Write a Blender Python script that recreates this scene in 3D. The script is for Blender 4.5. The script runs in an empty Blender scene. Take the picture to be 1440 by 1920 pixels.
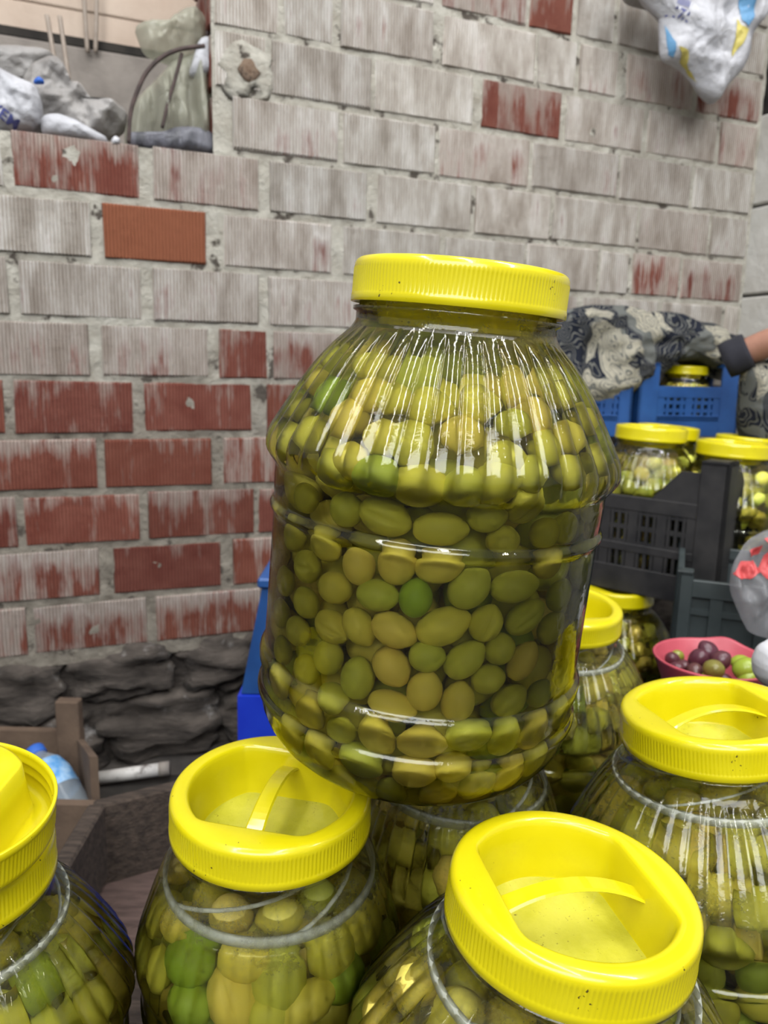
import bpy, bmesh, math, random
import numpy as np
from mathutils import Vector, Matrix, Quaternion, noise as mnoise

rnd = random.Random(7)
sc = bpy.context.scene
col = sc.collection
R_ = math.radians

# ---------------------------------------------------------------- camera
F_PX, CX, CY = 1442.0, 720.0, 960.0
PITCH, ROLL = R_(10.646), R_(1.358)
CAM = np.array([0.0, 0.0, 0.75])
_fw = np.array([0, math.cos(PITCH), -math.sin(PITCH)])
_up = np.array([0, math.sin(PITCH), math.cos(PITCH)])
_rt = np.array([1.0, 0, 0])
c_right = math.cos(ROLL) * _rt + math.sin(ROLL) * _up
c_up = math.cos(ROLL) * _up - math.sin(ROLL) * _rt
cd = bpy.data.cameras.new('camera')
cam = bpy.data.objects.new('camera', cd)
col.objects.link(cam)
cam.matrix_world = Matrix(((c_right[0], c_up[0], -_fw[0], CAM[0]),
                           (c_right[1], c_up[1], -_fw[1], CAM[1]),
                           (c_right[2], c_up[2], -_fw[2], CAM[2]),
                           (0, 0, 0, 1)))
cd.sensor_fit = 'VERTICAL'
cd.sensor_height = 34.6
cd.sensor_width = 34.6
cd.lens = F_PX / 1920.0 * 34.6
cd.clip_start = 0.01
cd.dof.use_dof = True
cd.dof.focus_distance = 0.385
cd.dof.aperture_fstop = 13.0
sc.camera = cam

# ---------------------------------------------------------------- light
W = bpy.data.worlds.new('hall')
sc.world = W
W.use_nodes = True
W.node_tree.nodes['Background'].inputs[0].default_value = (0.93, 0.97, 1.0, 1)
W.node_tree.nodes['Background'].inputs[1].default_value = 0.42


def area(name, loc, target, sx, sy, power, colr=(1, 1, 1)):
    l = bpy.data.lights.new(name, 'AREA')
    l.shape = 'RECTANGLE'
    l.size, l.size_y, l.energy, l.color = sx, sy, power, colr
    o = bpy.data.objects.new(name, l)
    col.objects.link(o)
    o.location = loc
    o.rotation_euler = (Vector(target) - Vector(loc)).to_track_quat('-Z', 'Y').to_euler()
    return o


# front light added high behind the camera to brighten the olives, and tube lamps under the roof
area('added_front_light', (-0.3, -2.3, 2.7), (0.0, 0.6, 0.55), 3.2, 1.5, 132, (0.97, 0.99, 1.0))
area('tube_lamp', (0.25, 0.05, 2.55), (0.22, 0.55, 0), 0.11, 2.2, 27, (0.98, 0.99, 1.0))
area('tube_lamp', (1.25, 0.35, 2.65), (0.95, 1.0, 0), 0.11, 2.2, 42, (1.0, 0.99, 0.97))
area('tube_lamp', (-0.75, 0.0, 2.6), (-0.55, 0.7, 0), 0.11, 2.2, 24, (1.0, 0.99, 0.97))

sc.view_settings.view_transform = 'Standard'
sc.view_settings.look = 'None'
sc.view_settings.gamma = 1.0
sc.view_settings.use_curve_mapping = False
sc.view_settings.exposure = -0.06
sc.cycles.sample_clamp_indirect = 20.0
sc.cycles.max_bounces = 8
sc.cycles.diffuse_bounces = 3
sc.cycles.glossy_bounces = 3
sc.cycles.transmission_bounces = 7
sc.cycles.transparent_max_bounces = 12
sc.cycles.use_adaptive_sampling = True
sc.cycles.adaptive_threshold = 0.09
sc.cycles.adaptive_min_samples = 20
sc.cycles.use_denoising = True


# ---------------------------------------------------------------- pixel helpers
def ray(x, y):
    d = c_right * ((x - CX) / F_PX) - c_up * ((y - CY) / F_PX) + _fw
    return d


def at(x, y, Y):
    d = ray(x, y)
    return CAM + d * (Y / d[1])


def atz(x, y, z):
    d = ray(x, y)
    return CAM + d * ((z - CAM[2]) / d[2])


def project(P):
    q = np.asarray(P) - CAM
    return CX + F_PX * (q @ c_right) / (q @ _fw), CY - F_PX * (q @ c_up) / (q @ _fw)


YAW = R_(22.087)
WT = np.array([math.cos(YAW), math.sin(YAW), 0.0])      # along the brick wall
WN = np.array([math.sin(YAW), -math.cos(YAW), 0.0])     # out of the wall, to the camera
W0 = np.array([0.0, 1.5435, 0.0])


def wall_pt(u, z, off=0.0):
    return W0 + WT * u + WN * off + np.array([0, 0, z])


def wall_hit(x, y, off=0.0):
    d = ray(x, y)
    o = W0 + WN * off
    s = (WN @ (o - CAM)) / (WN @ d)
    P = CAM + d * s
    return (P - o) @ WT, P[2]


def wall_u(x, z):
    lo, hi = -2.0, 3.0
    for _ in range(50):
        m = (lo + hi) / 2
        if project(wall_pt(m, z))[0] < x:
            lo = m
        else:
            hi = m
    return lo


# ---------------------------------------------------------------- materials
def new_mat(name):
    m = bpy.data.materials.new(name)
    m.use_nodes = True
    nt = m.node_tree
    nt.nodes.clear()
    out = nt.nodes.new('ShaderNodeOutputMaterial')
    return m, nt, out


def nd(nt, t, **kw):
    n = nt.nodes.new(t)
    for k, v in kw.items():
        if k.startswith('i_'):
            n.inputs[k[2:].replace('_', ' ')].default_value = v
        else:
            setattr(n, k, v)
    return n


def ramp(nt, stops, interp='LINEAR'):
    r = nt.nodes.new('ShaderNodeValToRGB')
    r.color_ramp.interpolation = interp
    e = r.color_ramp.elements
    while len(e) < len(stops):
        e.new(0.5)
    for i, (p, c) in enumerate(stops):
        e[i].position = p
        e[i].color = (*c, 1) if len(c) == 3 else c
    return r


def lk(nt, a, b):
    nt.links.new(a, b)


def simple(name, c1, c2=None, scale=20.0, rough=0.6, bump=0.0, bscale=None, stretch=None, spec=0.5, metal=0.0, coat=0.0, dirt=None):
    m, nt, out = new_mat(name)
    p = nt.nodes.new('ShaderNodeBsdfPrincipled')
    lk(nt, p.outputs[0], out.inputs[0])
    p.inputs['Roughness'].default_value = rough
    p.inputs['Specular IOR Level'].default_value = spec
    p.inputs['Metallic'].default_value = metal
    p.inputs['Coat Weight'].default_value = coat
    tc = nt.nodes.new('ShaderNodeTexCoord')
    mp = nt.nodes.new('ShaderNodeMapping')
    lk(nt, tc.outputs['Object'], mp.inputs[0])
    if stretch:
        mp.inputs['Scale'].default_value = stretch
    if c2 is None:
        p.inputs['Base Color'].default_value = (*c1, 1)
        colout = None
    else:
        n = nd(nt, 'ShaderNodeTexNoise', i_Scale=scale, i_Detail=6.0, i_Roughness=0.6)
        lk(nt, mp.outputs[0], n.inputs['Vector'])
        r = ramp(nt, [(0.35, c1), (0.65, c2)])
        lk(nt, n.outputs['Fac'], r.inputs[0])
        colout = r.outputs[0]
        if dirt:
            n2 = nd(nt, 'ShaderNodeTexNoise', i_Scale=dirt[1], i_Detail=8.0, i_Roughness=0.7)
            lk(nt, tc.outputs['Object'], n2.inputs['Vector'])
            r2 = ramp(nt, [(dirt[2], (0, 0, 0)), (dirt[2] + 0.1, (1, 1, 1))])
            lk(nt, n2.outputs['Fac'], r2.inputs[0])
            mx = nd(nt, 'ShaderNodeMix', data_type='RGBA')
            lk(nt, r2.outputs[0], mx.inputs[0])
            lk(nt, colout, mx.inputs[6])
            mx.inputs[7].default_value = (*dirt[0], 1)
            colout = mx.outputs[2]
        lk(nt, colout, p.inputs['Base Color'])
    if bump:
        nb = nd(nt, 'ShaderNodeTexNoise', i_Scale=bscale or scale * 3, i_Detail=8.0, i_Roughness=0.65)
        lk(nt, mp.outputs[0], nb.inputs['Vector'])
        b = nd(nt, 'ShaderNodeBump', i_Strength=bump, i_Distance=0.01)
        lk(nt, nb.outputs['Fac'], b.inputs['Height'])
        lk(nt, b.outputs[0], p.inputs['Normal'])
    return m


def mat_brick():
    m, nt, out = new_mat('limewashed_ribbed_brick')
    p = nd(nt, 'ShaderNodeBsdfPrincipled', i_Roughness=0.85)
    p.inputs['Specular IOR Level'].default_value = 0.2
    lk(nt, p.outputs[0], out.inputs[0])
    tc = nt.nodes.new('ShaderNodeTexCoord')
    oi = nt.nodes.new('ShaderNodeObjectInfo')
    red = nd(nt, 'ShaderNodeAttribute', attribute_type='OBJECT', attribute_name='bare')
    hue = nd(nt, 'ShaderNodeAttribute', attribute_type='OBJECT', attribute_name='clay')
    # offset per brick
    off = nd(nt, 'ShaderNodeVectorMath', operation='SCALE')
    cmb = nt.nodes.new('ShaderNodeCombineXYZ')
    for i in range(3):
        lk(nt, oi.outputs['Random'], cmb.inputs[i])
    lk(nt, cmb.outputs[0], off.inputs[0])
    off.inputs['Scale'].default_value = 37.0
    add = nd(nt, 'ShaderNodeVectorMath', operation='ADD')
    lk(nt, tc.outputs['Object'], add.inputs[0])
    lk(nt, off.outputs[0], add.inputs[1])
    # streaky coverage: tall blotches + fine vertical ridges
    mp = nt.nodes.new('ShaderNodeMapping')
    mp.inputs['Scale'].default_value = (34, 34, 9)
    lk(nt, add.outputs[0], mp.inputs[0])
    n1 = nd(nt, 'ShaderNodeTexNoise', i_Scale=1.0, i_Detail=5.0, i_Roughness=0.6)
    lk(nt, mp.outputs[0], n1.inputs['Vector'])
    mp2 = nt.nodes.new('ShaderNodeMapping')
    mp2.inputs['Scale'].default_value = (190, 190, 12)
    lk(nt, add.outputs[0], mp2.inputs[0])
    n2 = nd(nt, 'ShaderNodeTexNoise', i_Scale=1.0, i_Detail=2.0)
    lk(nt, mp2.outputs[0], n2.inputs['Vector'])
    s = nd(nt, 'ShaderNodeMath', operation='MULTIPLY_ADD')
    lk(nt, n2.outputs['Fac'], s.inputs[0])
    s.inputs[1].default_value = 0.28
    lk(nt, n1.outputs['Fac'], s.inputs[2])          # ~0.64 mean
    # factor: bare red where s + (bare-0.5)*0.6 > t
    s2 = nd(nt, 'ShaderNodeMath', operation='MULTIPLY_ADD')
    lk(nt, red.outputs['Fac'], s2.inputs[0])
    s2.inputs[1].default_value = 0.55
    lk(nt, s.outputs[0], s2.inputs[2])
    sz = nt.nodes.new('ShaderNodeSeparateXYZ')
    lk(nt, tc.outputs['Object'], sz.inputs[0])
    dz = nd(nt, 'ShaderNodeMapRange', interpolation_type='SMOOTHSTEP')
    dz.inputs['From Min'].default_value = -0.005
    dz.inputs['From Max'].default_value = 0.045
    dz.inputs['To Max'].default_value = 0.26
    lk(nt, sz.outputs['Z'], dz.inputs['Value'])
    rr2 = nd(nt, 'ShaderNodeMath', operation='FRACT')
    rm = nd(nt, 'ShaderNodeMath', operation='MULTIPLY')
    lk(nt, oi.outputs['Random'], rm.inputs[0])
    rm.inputs[1].default_value = 17.3
    lk(nt, rm.outputs[0], rr2.inputs[0])
    dm = nd(nt, 'ShaderNodeMath', operation='MULTIPLY')
    lk(nt, dz.outputs[0], dm.inputs[0])
    lk(nt, rr2.outputs[0], dm.inputs[1])
    s3 = nd(nt, 'ShaderNodeMath', operation='SUBTRACT')
    lk(nt, s2.outputs[0], s3.inputs[0])
    lk(nt, dm.outputs[0], s3.inputs[1])
    s2 = s3
    mr = nd(nt, 'ShaderNodeMapRange')
    mr.inputs['From Min'].default_value = 0.80
    mr.inputs['From Max'].default_value = 1.02
    lk(nt, s2.outputs[0], mr.inputs['Value'])
    # colours
    n3 = nd(nt, 'ShaderNodeTexNoise', i_Scale=22.0, i_Detail=5.0)
    lk(nt, add.outputs[0], n3.inputs['Vector'])
    rr = ramp(nt, [(0.3, (0.135, 0.036, 0.026)), (0.7, (0.21, 0.075, 0.056))])
    lk(nt, n3.outputs['Fac'], rr.inputs[0])
    orange = nd(nt, 'ShaderNodeMix', data_type='RGBA')
    lk(nt, hue.outputs['Fac'], orange.inputs[0])
    lk(nt, rr.outputs[0], orange.inputs[6])
    orange.inputs[7].default_value = (0.25, 0.088, 0.046, 1)
    wr = ramp(nt, [(0.32, (0.28, 0.25, 0.215)), (0.5, (0.425, 0.395, 0.355)), (0.70, (0.62, 0.605, 0.575))])
    lk(nt, n1.outputs['Fac'], wr.inputs[0])
    wt = nd(nt, 'ShaderNodeMix', data_type='RGBA')
    wm = nd(nt, 'ShaderNodeMath', operation='MULTIPLY')
    lk(nt, red.outputs['Fac'], wm.inputs[0])
    wm.inputs[1].default_value = 0.45
    lk(nt, wm.outputs[0], wt.inputs[0])
    lk(nt, wr.outputs[0], wt.inputs[6])
    wt.inputs[7].default_value = (0.34, 0.20, 0.17, 1)
    mx = nd(nt, 'ShaderNodeMix', data_type='RGBA')
    lk(nt, mr.outputs[0], mx.inputs[0])
    lk(nt, wt.outputs[2], mx.inputs[6])
    lk(nt, orange.outputs[2], mx.inputs[7])
    # ridges
    wv = nd(nt, 'ShaderNodeTexWave', wave_type='BANDS', bands_direction='X', wave_profile='SIN')
    wv.inputs['Scale'].default_value = 55.0
    wv.inputs['Distortion'].default_value = 0.6
    lk(nt, tc.outputs['Object'], wv.inputs['Vector'])
    b = nd(nt, 'ShaderNodeBump', i_Strength=0.9, i_Distance=0.0028)
    lk(nt, wv.outputs['Fac'], b.inputs['Height'])
    # lime caught on the ridges, bare clay left in the grooves
    gr = ramp(nt, [(0.15, (0.56, 0.49, 0.44)), (0.55, (1.04, 1.04, 1.04))])
    lk(nt, wv.outputs['Fac'], gr.inputs[0])
    gm = nd(nt, 'ShaderNodeMix', data_type='RGBA', blend_type='MULTIPLY')
    gf = nd(nt, 'ShaderNodeMath', operation='MULTIPLY')
    lk(nt, n3.outputs['Fac'], gf.inputs[0])
    gf.inputs[1].default_value = 1.1
    lk(nt, gf.outputs[0], gm.inputs[0])
    lk(nt, mx.outputs[2], gm.inputs[6])
    lk(nt, gr.outputs[0], gm.inputs[7])
    vr = nd(nt, 'ShaderNodeMapRange')
    vr.inputs['To Min'].default_value = 0.84
    vr.inputs['To Max'].default_value = 1.10
    lk(nt, oi.outputs['Random'], vr.inputs['Value'])
    hv = nt.nodes.new('ShaderNodeHueSaturation')
    lk(nt, vr.outputs[0], hv.inputs['Value'])
    lk(nt, gm.outputs[2], hv.inputs['Color'])
    lk(nt, hv.outputs[0], p.inputs['Base Color'])
    b2 = nd(nt, 'ShaderNodeBump', i_Strength=0.5, i_Distance=0.003)
    n4 = nd(nt, 'ShaderNodeTexNoise', i_Scale=70.0, i_Detail=6.0)
    lk(nt, add.outputs[0], n4.inputs['Vector'])
    lk(nt, n4.outputs['Fac'], b2.inputs['Height'])
    lk(nt, b.outputs[0], b2.inputs['Normal'])
    lk(nt, b2.outputs[0], p.inputs['Normal'])
    return m


def mat_mortar():
    m, nt, out = new_mat('mortar')
    p = nd(nt, 'ShaderNodeBsdfPrincipled', i_Roughness=0.95)
    p.inputs['Specular IOR Level'].default_value = 0.2
    lk(nt, p.outputs[0], out.inputs[0])
    tc = nt.nodes.new('ShaderNodeTexCoord')
    n = nd(nt, 'ShaderNodeTexNoise', i_Scale=24.0, i_Detail=7.0, i_Roughness=0.65)
    lk(nt, tc.outputs['Object'], n.inputs['Vector'])
    bare = ramp(nt, [(0.3, (0.15, 0.13, 0.105)), (0.7, (0.30, 0.27, 0.225))])
    lime = ramp(nt, [(0.3, (0.29, 0.265, 0.22)), (0.7, (0.47, 0.45, 0.395))])
    lk(nt, n.outputs['Fac'], bare.inputs[0])
    lk(nt, n.outputs['Fac'], lime.inputs[0])
    # the limewash stops about halfway down the wall, with a ragged edge
    sx = nt.nodes.new('ShaderNodeSeparateXYZ')
    lk(nt, tc.outputs['Object'], sx.inputs[0])
    n2 = nd(nt, 'ShaderNodeTexNoise', i_Scale=6.0, i_Detail=4.0)
    lk(nt, tc.outputs['Object'], n2.inputs['Vector'])
    ad = nd(nt, 'ShaderNodeMath', operation='MULTIPLY_ADD')
    lk(nt, n2.outputs['Fac'], ad.inputs[0])
    ad.inputs[1].default_value = 0.35
    lk(nt, sx.outputs['Z'], ad.inputs[2])
    mr = nd(nt, 'ShaderNodeMapRange')
    mr.inputs['From Min'].default_value = 0.80
    mr.inputs['From Max'].default_value = 0.98
    lk(nt, ad.outputs[0], mr.inputs['Value'])
    mx = nd(nt, 'ShaderNodeMix', data_type='RGBA')
    lk(nt, mr.outputs[0], mx.inputs[0])
    lk(nt, bare.outputs[0], mx.inputs[6])
    lk(nt, lime.outputs[0], mx.inputs[7])
    n3 = nd(nt, 'ShaderNodeTexNoise', i_Scale=26.0, i_Detail=5.0, i_Roughness=0.6)
    mp = nt.nodes.new('ShaderNodeMapping')
    mp.inputs['Location'].default_value = (5.2, 1.3, 0.7)
    lk(nt, tc.outputs['Object'], mp.inputs[0])
    lk(nt, mp.outputs[0], n3.inputs['Vector'])
    ho = ramp(nt, [(0.585, (0, 0, 0)), (0.64, (1, 1, 1))])
    lk(nt, n3.outputs['Fac'], ho.inputs[0])
    m2 = nd(nt, 'ShaderNodeMix', data_type='RGBA')
    lk(nt, ho.outputs[0], m2.inputs[0])
    lk(nt, mx.outputs[2], m2.inputs[6])
    m2.inputs[7].default_value = (0.085, 0.072, 0.06, 1)
    lk(nt, m2.outputs[2], p.inputs['Base Color'])
    nb = nd(nt, 'ShaderNodeTexNoise', i_Scale=70.0, i_Detail=8.0, i_Roughness=0.65)
    lk(nt, tc.outputs['Object'], nb.inputs['Vector'])
    b = nd(nt, 'ShaderNodeBump', i_Strength=0.9, i_Distance=0.01)
    lk(nt, nb.outputs['Fac'], b.inputs['Height'])
    lk(nt, b.outputs[0], p.inputs['Normal'])
    return m


def mat_yellow():
    m, nt, out = new_mat('yellow_plastic')
    p = nd(nt, 'ShaderNodeBsdfPrincipled', i_Roughness=0.24)
    p.inputs['Specular IOR Level'].default_value = 0.4
    p.inputs['Coat Weight'].default_value = 0.5
    p.inputs['Coat Roughness'].default_value = 0.08
    tc = nt.nodes.new('ShaderNodeTexCoord')
    n = nd(nt, 'ShaderNodeTexNoise', i_Scale=30.0, i_Detail=5.0)
    lk(nt, tc.outputs['Object'], n.inputs['Vector'])
    r = ramp(nt, [(0.3, (0.67, 0.57, 0.003)), (0.7, (0.73, 0.63, 0.010))])
    lk(nt, n.outputs['Fac'], r.inputs[0])
    # specks of dirt
    v = nd(nt, 'ShaderNodeTexNoise', i_Scale=520.0, i_Detail=1.0)
    lk(nt, tc.outputs['Object'], v.inputs['Vector'])
    v2 = nd(nt, 'ShaderNodeTexNoise', i_Scale=45.0, i_Detail=2.0)
    lk(nt, tc.outputs['Object'], v2.inputs['Vector'])
    ml = nd(nt, 'ShaderNodeMath', operation='MULTIPLY')
    lk(nt, v.outputs['Fac'], ml.inputs[0])
    lk(nt, v2.outputs['Fac'], ml.inputs[1])
    rs = ramp(nt, [(0.455, (0, 0, 0)), (0.475, (1, 1, 1))])
    lk(nt, ml.outputs[0], rs.inputs[0])
    mx = nd(nt, 'ShaderNodeMix', data_type='RGBA')
    lk(nt, rs.outputs[0], mx.inputs[0])
    lk(nt, r.outputs[0], mx.inputs[6])
    mx.inputs[7].default_value = (0.09, 0.06, 0.01, 1)
    lk(nt, mx.outputs[2], p.inputs['Base Color'])
    tl = nt.nodes.new('ShaderNodeBsdfTranslucent')
    tl.inputs[0].default_value = (0.68, 0.60, 0.006, 1)
    ms = nt.nodes.new('ShaderNodeMixShader')
    ms.inputs[0].default_value = 0.14
    lk(nt, p.outputs[0], ms.inputs[1])
    lk(nt, tl.outputs[0], ms.inputs[2])
    lk(nt, ms.outputs[0], out.inputs[0])
    return m


def mat_shell():
    m, nt, out = new_mat('clear_pet')
    tr = nt.nodes.new('ShaderNodeBsdfTransparent')
    tr.inputs[0].default_value = (0.965, 0.97, 0.95, 1)
    gl = nd(nt, 'ShaderNodeBsdfGlossy', i_Roughness=0.06)
    df = nt.nodes.new('ShaderNodeBsdfTranslucent')
    df.inputs[0].default_value = (0.8, 0.8, 0.72, 1)
    tc = nt.nodes.new('ShaderNodeTexCoord')
    n = nd(nt, 'ShaderNodeTexNoise', i_Scale=110.0, i_Detail=4.0)
    lk(nt, tc.outputs['Object'], n.inputs['Vector'])
    b = nd(nt, 'ShaderNodeBump', i_Strength=0.5, i_Distance=0.0011)
    lk(nt, n.outputs['Fac'], b.inputs['Height'])
    lk(nt, b.outputs[0], gl.inputs['Normal'])
    fr = nd(nt, 'ShaderNodeFresnel', i_IOR=1.5)
    lk(nt, b.outputs[0], fr.inputs['Normal'])
    m0 = nt.nodes.new('ShaderNodeMixShader')
    sx = nt.nodes.new('ShaderNodeSeparateXYZ')
    lk(nt, tc.outputs['Object'], sx.inputs[0])
    hz = nd(nt, 'ShaderNodeMapRange', interpolation_type='SMOOTHSTEP')
    hz.inputs['From Min'].default_value = 0.222
    hz.inputs['From Max'].default_value = 0.252
    lk(nt, sx.outputs['Z'], hz.inputs['Value'])
    hn = nd(nt, 'ShaderNodeTexNoise', i_Scale=55.0, i_Detail=7.0, i_Roughness=0.75)
    lk(nt, tc.outputs['Object'], hn.inputs['Vector'])
    hr = ramp(nt, [(0.42, (0.06, 0.06, 0.06)), (0.70, (0.52, 0.52, 0.52))])
    lk(nt, hn.outputs['Fac'], hr.inputs[0])
    hm = nd(nt, 'ShaderNodeMath', operation='MULTIPLY_ADD')
    lk(nt, hz.outputs[0], hm.inputs[0])
    lk(nt, hr.outputs[0], hm.inputs[1])
    hm.inputs[2].default_value = 0.012
    lk(nt, hm.outputs[0], m0.inputs[0])
    lk(nt, tr.outputs[0], m0.inputs[1])
    lk(nt, df.outputs[0], m0.inputs[2])
    m1 = nt.nodes.new('ShaderNodeMixShader')
    fm = nd(nt, 'ShaderNodeMath', operation='MULTIPLY', use_clamp=True)
    lk(nt, fr.outputs[0], fm.inputs[0])
    fm.inputs[1].default_value = 1.0
    lk(nt, fm.outputs[0], m1.inputs[0])
    lk(nt, m0.outputs[0], m1.inputs[1])
    lk(nt, gl.outputs[0], m1.inputs[2])
    lk(nt, m1.outputs[0], out.inputs[0])
    return m


def mat_brine():
    m, nt, out = new_mat('yellow_green_brine')
    g = nd(nt, 'ShaderNodeBsdfGlass', i_Roughness=0.0, i_IOR=1.33)
    g.inputs['Color'].default_value = (0.985, 0.975, 0.80, 1)
    lk(nt, g.outputs[0], out.inputs[0])
    return m


OLIVE_STOPS = [(0.0, (0.84, 0.64, 0.17)), (0.25, (0.80, 0.67, 0.13)), (0.5, (0.70, 0.65, 0.10)),
               (0.75, (0.54, 0.57, 0.09)), (1.0, (0.29, 0.45, 0.04))]


def mat_olive(name, island=False):
    m, nt, out = new_mat(name)
    p = nd(nt, 'ShaderNodeBsdfPrincipled', i_Roughness=0.5)
    p.inputs['Specular IOR Level'].default_value = 0.35
    lk(nt, p.outputs[0], out.inputs[0])
    if island:
        a = nt.nodes.new('ShaderNodeNewGeometry')
        src = a.outputs['Random Per Island']
        mrr = nd(nt, 'ShaderNodeMapRange')
        mrr.inputs['To Min'].default_value = 0.05
        mrr.inputs['To Max'].default_value = 0.8
        lk(nt, src, mrr.inputs['Value'])
        src = mrr.outputs[0]
    else:
        a = nd(nt, 'ShaderNodeAttribute', attribute_type='OBJECT', attribute_name='ripeness')
        src = a.outputs['Fac']
    tc = nt.nodes.new('ShaderNodeTexCoord')
    oi = nt.nodes.new('ShaderNodeObjectInfo')
    ad = nd(nt, 'ShaderNodeVectorMath', operation='ADD')
    lk(nt, tc.outputs['Object'], ad.inputs[0])
    lk(nt, oi.outputs['Random'], ad.inputs[1])
    n = nd(nt, 'ShaderNodeTexNoise', i_Scale=70.0, i_Detail=4.0)
    lk(nt, ad.outputs[0], n.inputs['Vector'])
    ma = nd(nt, 'ShaderNodeMath', operation='MULTIPLY_ADD')
    lk(nt, n.outputs['Fac'], ma.inputs[0])
    ma.inputs[1].default_value = 0.5
    lk(nt, src, ma.inputs[2])
    sb = nd(nt, 'ShaderNodeMath', operation='SUBTRACT', use_clamp=True)
    lk(nt, ma.outputs[0], sb.inputs[0])
    sb.inputs[1].default_value = 0.25
    r = ramp(nt, OLIVE_STOPS)
    lk(nt, sb.outputs[0], r.inputs[0])
    n2 = nd(nt, 'ShaderNodeTexNoise', i_Scale=420.0, i_Detail=2.0)
    lk(nt, ad.outputs[0], n2.inputs['Vector'])
    r2 = ramp(nt, [(0.30, (0.72, 0.70, 0.6)), (0.5, (1, 1, 1))])
    lk(nt, n2.outputs['Fac'], r2.inputs[0])
    mx = nd(nt, 'ShaderNodeMix', data_type='RGBA', blend_type='MULTIPLY')
    mx.inputs[0].default_value = 0.6
    lk(nt, r.outputs[0], mx.inputs[6])
    lk(nt, r2.outputs[0], mx.inputs[7])
    lk(nt, mx.outputs[2], p.inputs['Base Color'])
    return m


def mat_purple():
    m, nt, out = new_mat('purple_olive_skin')
    p = nd(nt, 'ShaderNodeBsdfPrincipled', i_Roughness=0.28)
    lk(nt, p.outputs[0], out.inputs[0])
    a = nd(nt, 'ShaderNodeAttribute', attribute_type='OBJECT', attribute_name='ripeness')
    tc = nt.nodes.new('ShaderNodeTexCoord')
    oi = nt.nodes.new('ShaderNodeObjectInfo')
    ad = nd(nt, 'ShaderNodeVectorMath', operation='ADD')
    lk(nt, tc.outputs['Object'], ad.inputs[0])
    lk(nt, oi.outputs['Random'], ad.inputs[1])
    n = nd(nt, 'ShaderNodeTexNoise', i_Scale=45.0, i_Detail=3.0)
    lk(nt, ad.outputs[0], n.inputs['Vector'])
    ma = nd(nt, 'ShaderNodeMath', operation='ADD')
    lk(nt, n.outputs['Fac'], ma.inputs[0])
    lk(nt, a.outputs['Fac'], ma.inputs[1])
    r = ramp(nt, [(0.0, (0.045, 0.012, 0.022)), (0.62, (0.085, 0.022, 0.035)), (0.72, (0.22, 0.21, 0.03)), (1.0, (0.25, 0.32, 0.03))])
    lk(nt, ma.outputs[0], r.inputs[0])
    lk(nt, r.outputs[0], p.inputs['Base Color'])
    return m


def mat_pattern():
    """black / cream / grey printed cloth"""
    m, nt, out = new_mat('patterned_cloth')
    p = nd(nt, 'ShaderNodeBsdfPrincipled', i_Roughness=0.9)
    p.inputs['Specular IOR Level'].default_value = 0.1
    lk(nt, p.outputs[0], out.inputs[0])
    tc = nt.nodes.new('ShaderNodeTexCoord')
    n = nd(nt, 'ShaderNodeTexNoise', i_Scale=9.0, i_Detail=2.0, i_Distortion=1.2)
    lk(nt, tc.outputs['Object'], n.inputs['Vector'])
    mxv = nd(nt, 'ShaderNodeMix', data_type='RGBA')
    mxv.inputs[0].default_value = 0.14
    lk(nt, tc.outputs['Object'], mxv.inputs[6])
    lk(nt, n.outputs['Color'], mxv.inputs[7])
    v = nd(nt, 'ShaderNodeTexVoronoi', feature='F1')
    v.inputs['Scale'].default_value = 15.0
    lk(nt, mxv.outputs[2], v.inputs['Vector'])
    sep = nt.nodes.new('ShaderNodeSeparateColor')
    lk(nt, v.outputs['Color'], sep.inputs[0])
    r = ramp(nt, [(0.0, (0.012, 0.014, 0.022)), (0.40, (0.29, 0.27, 0.215)), (0.74, (0.11, 0.115, 0.11)), (0.84, (0.014, 0.016, 0.024))], 'CONSTANT')
    lk(nt, sep.outputs[0], r.inputs[0])
    w = nd(nt, 'ShaderNodeMath', operation='MULTIPLY')
    lk(nt, v.outputs['Distance'], w.inputs[0])
    w.inputs[1].default_value = 60.0
    sn = nd(nt, 'ShaderNodeMath', operation='SINE')
    lk(nt, w.outputs[0], sn.inputs[0])
    rg = ramp(nt, [(0.55, (0, 0, 0)), (0.7, (1, 1, 1))])
    lk(nt, sn.outputs[0], rg.inputs[0])
    mx = nd(nt, 'ShaderNodeMix', data_type='RGBA')
    lk(nt, rg.outputs[0], mx.inputs[0])
    lk(nt, r.outputs[0], mx.inputs[6])
    mx.inputs[7].default_value = (0.11, 0.11, 0.10, 1)
    lk(nt, mx.outputs[2], p.inputs['Base Color'])
    return m


def mat_bag(name, c, alpha, rough=0.35):
    """thin translucent film"""
    m, nt, out = new_mat(name)
    p = nd(nt, 'ShaderNodeBsdfPrincipled', i_Roughness=rough)
    p.inputs['Base Color'].default_value = (*c, 1)
    tr = nt.nodes.new('ShaderNodeBsdfTransparent')
    tl = nt.nodes.new('ShaderNodeBsdfTranslucent')
    tl.inputs[0].default_value = (*c, 1)
    ma = nt.nodes.new('ShaderNodeMixShader')
    ma.inputs[0].default_value = 0.35
    lk(nt, p.outputs[0], ma.inputs[1])
    lk(nt, tl.outputs[0], ma.inputs[2])
    mb = nt.nodes.new('ShaderNodeMixShader')
    mb.inputs[0].default_value = alpha
    lk(nt, tr.outputs[0], mb.inputs[1])
    lk(nt, ma.outputs[0], mb.inputs[2])
    lk(nt, mb.outputs[0], out.inputs[0])
    return m


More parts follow.
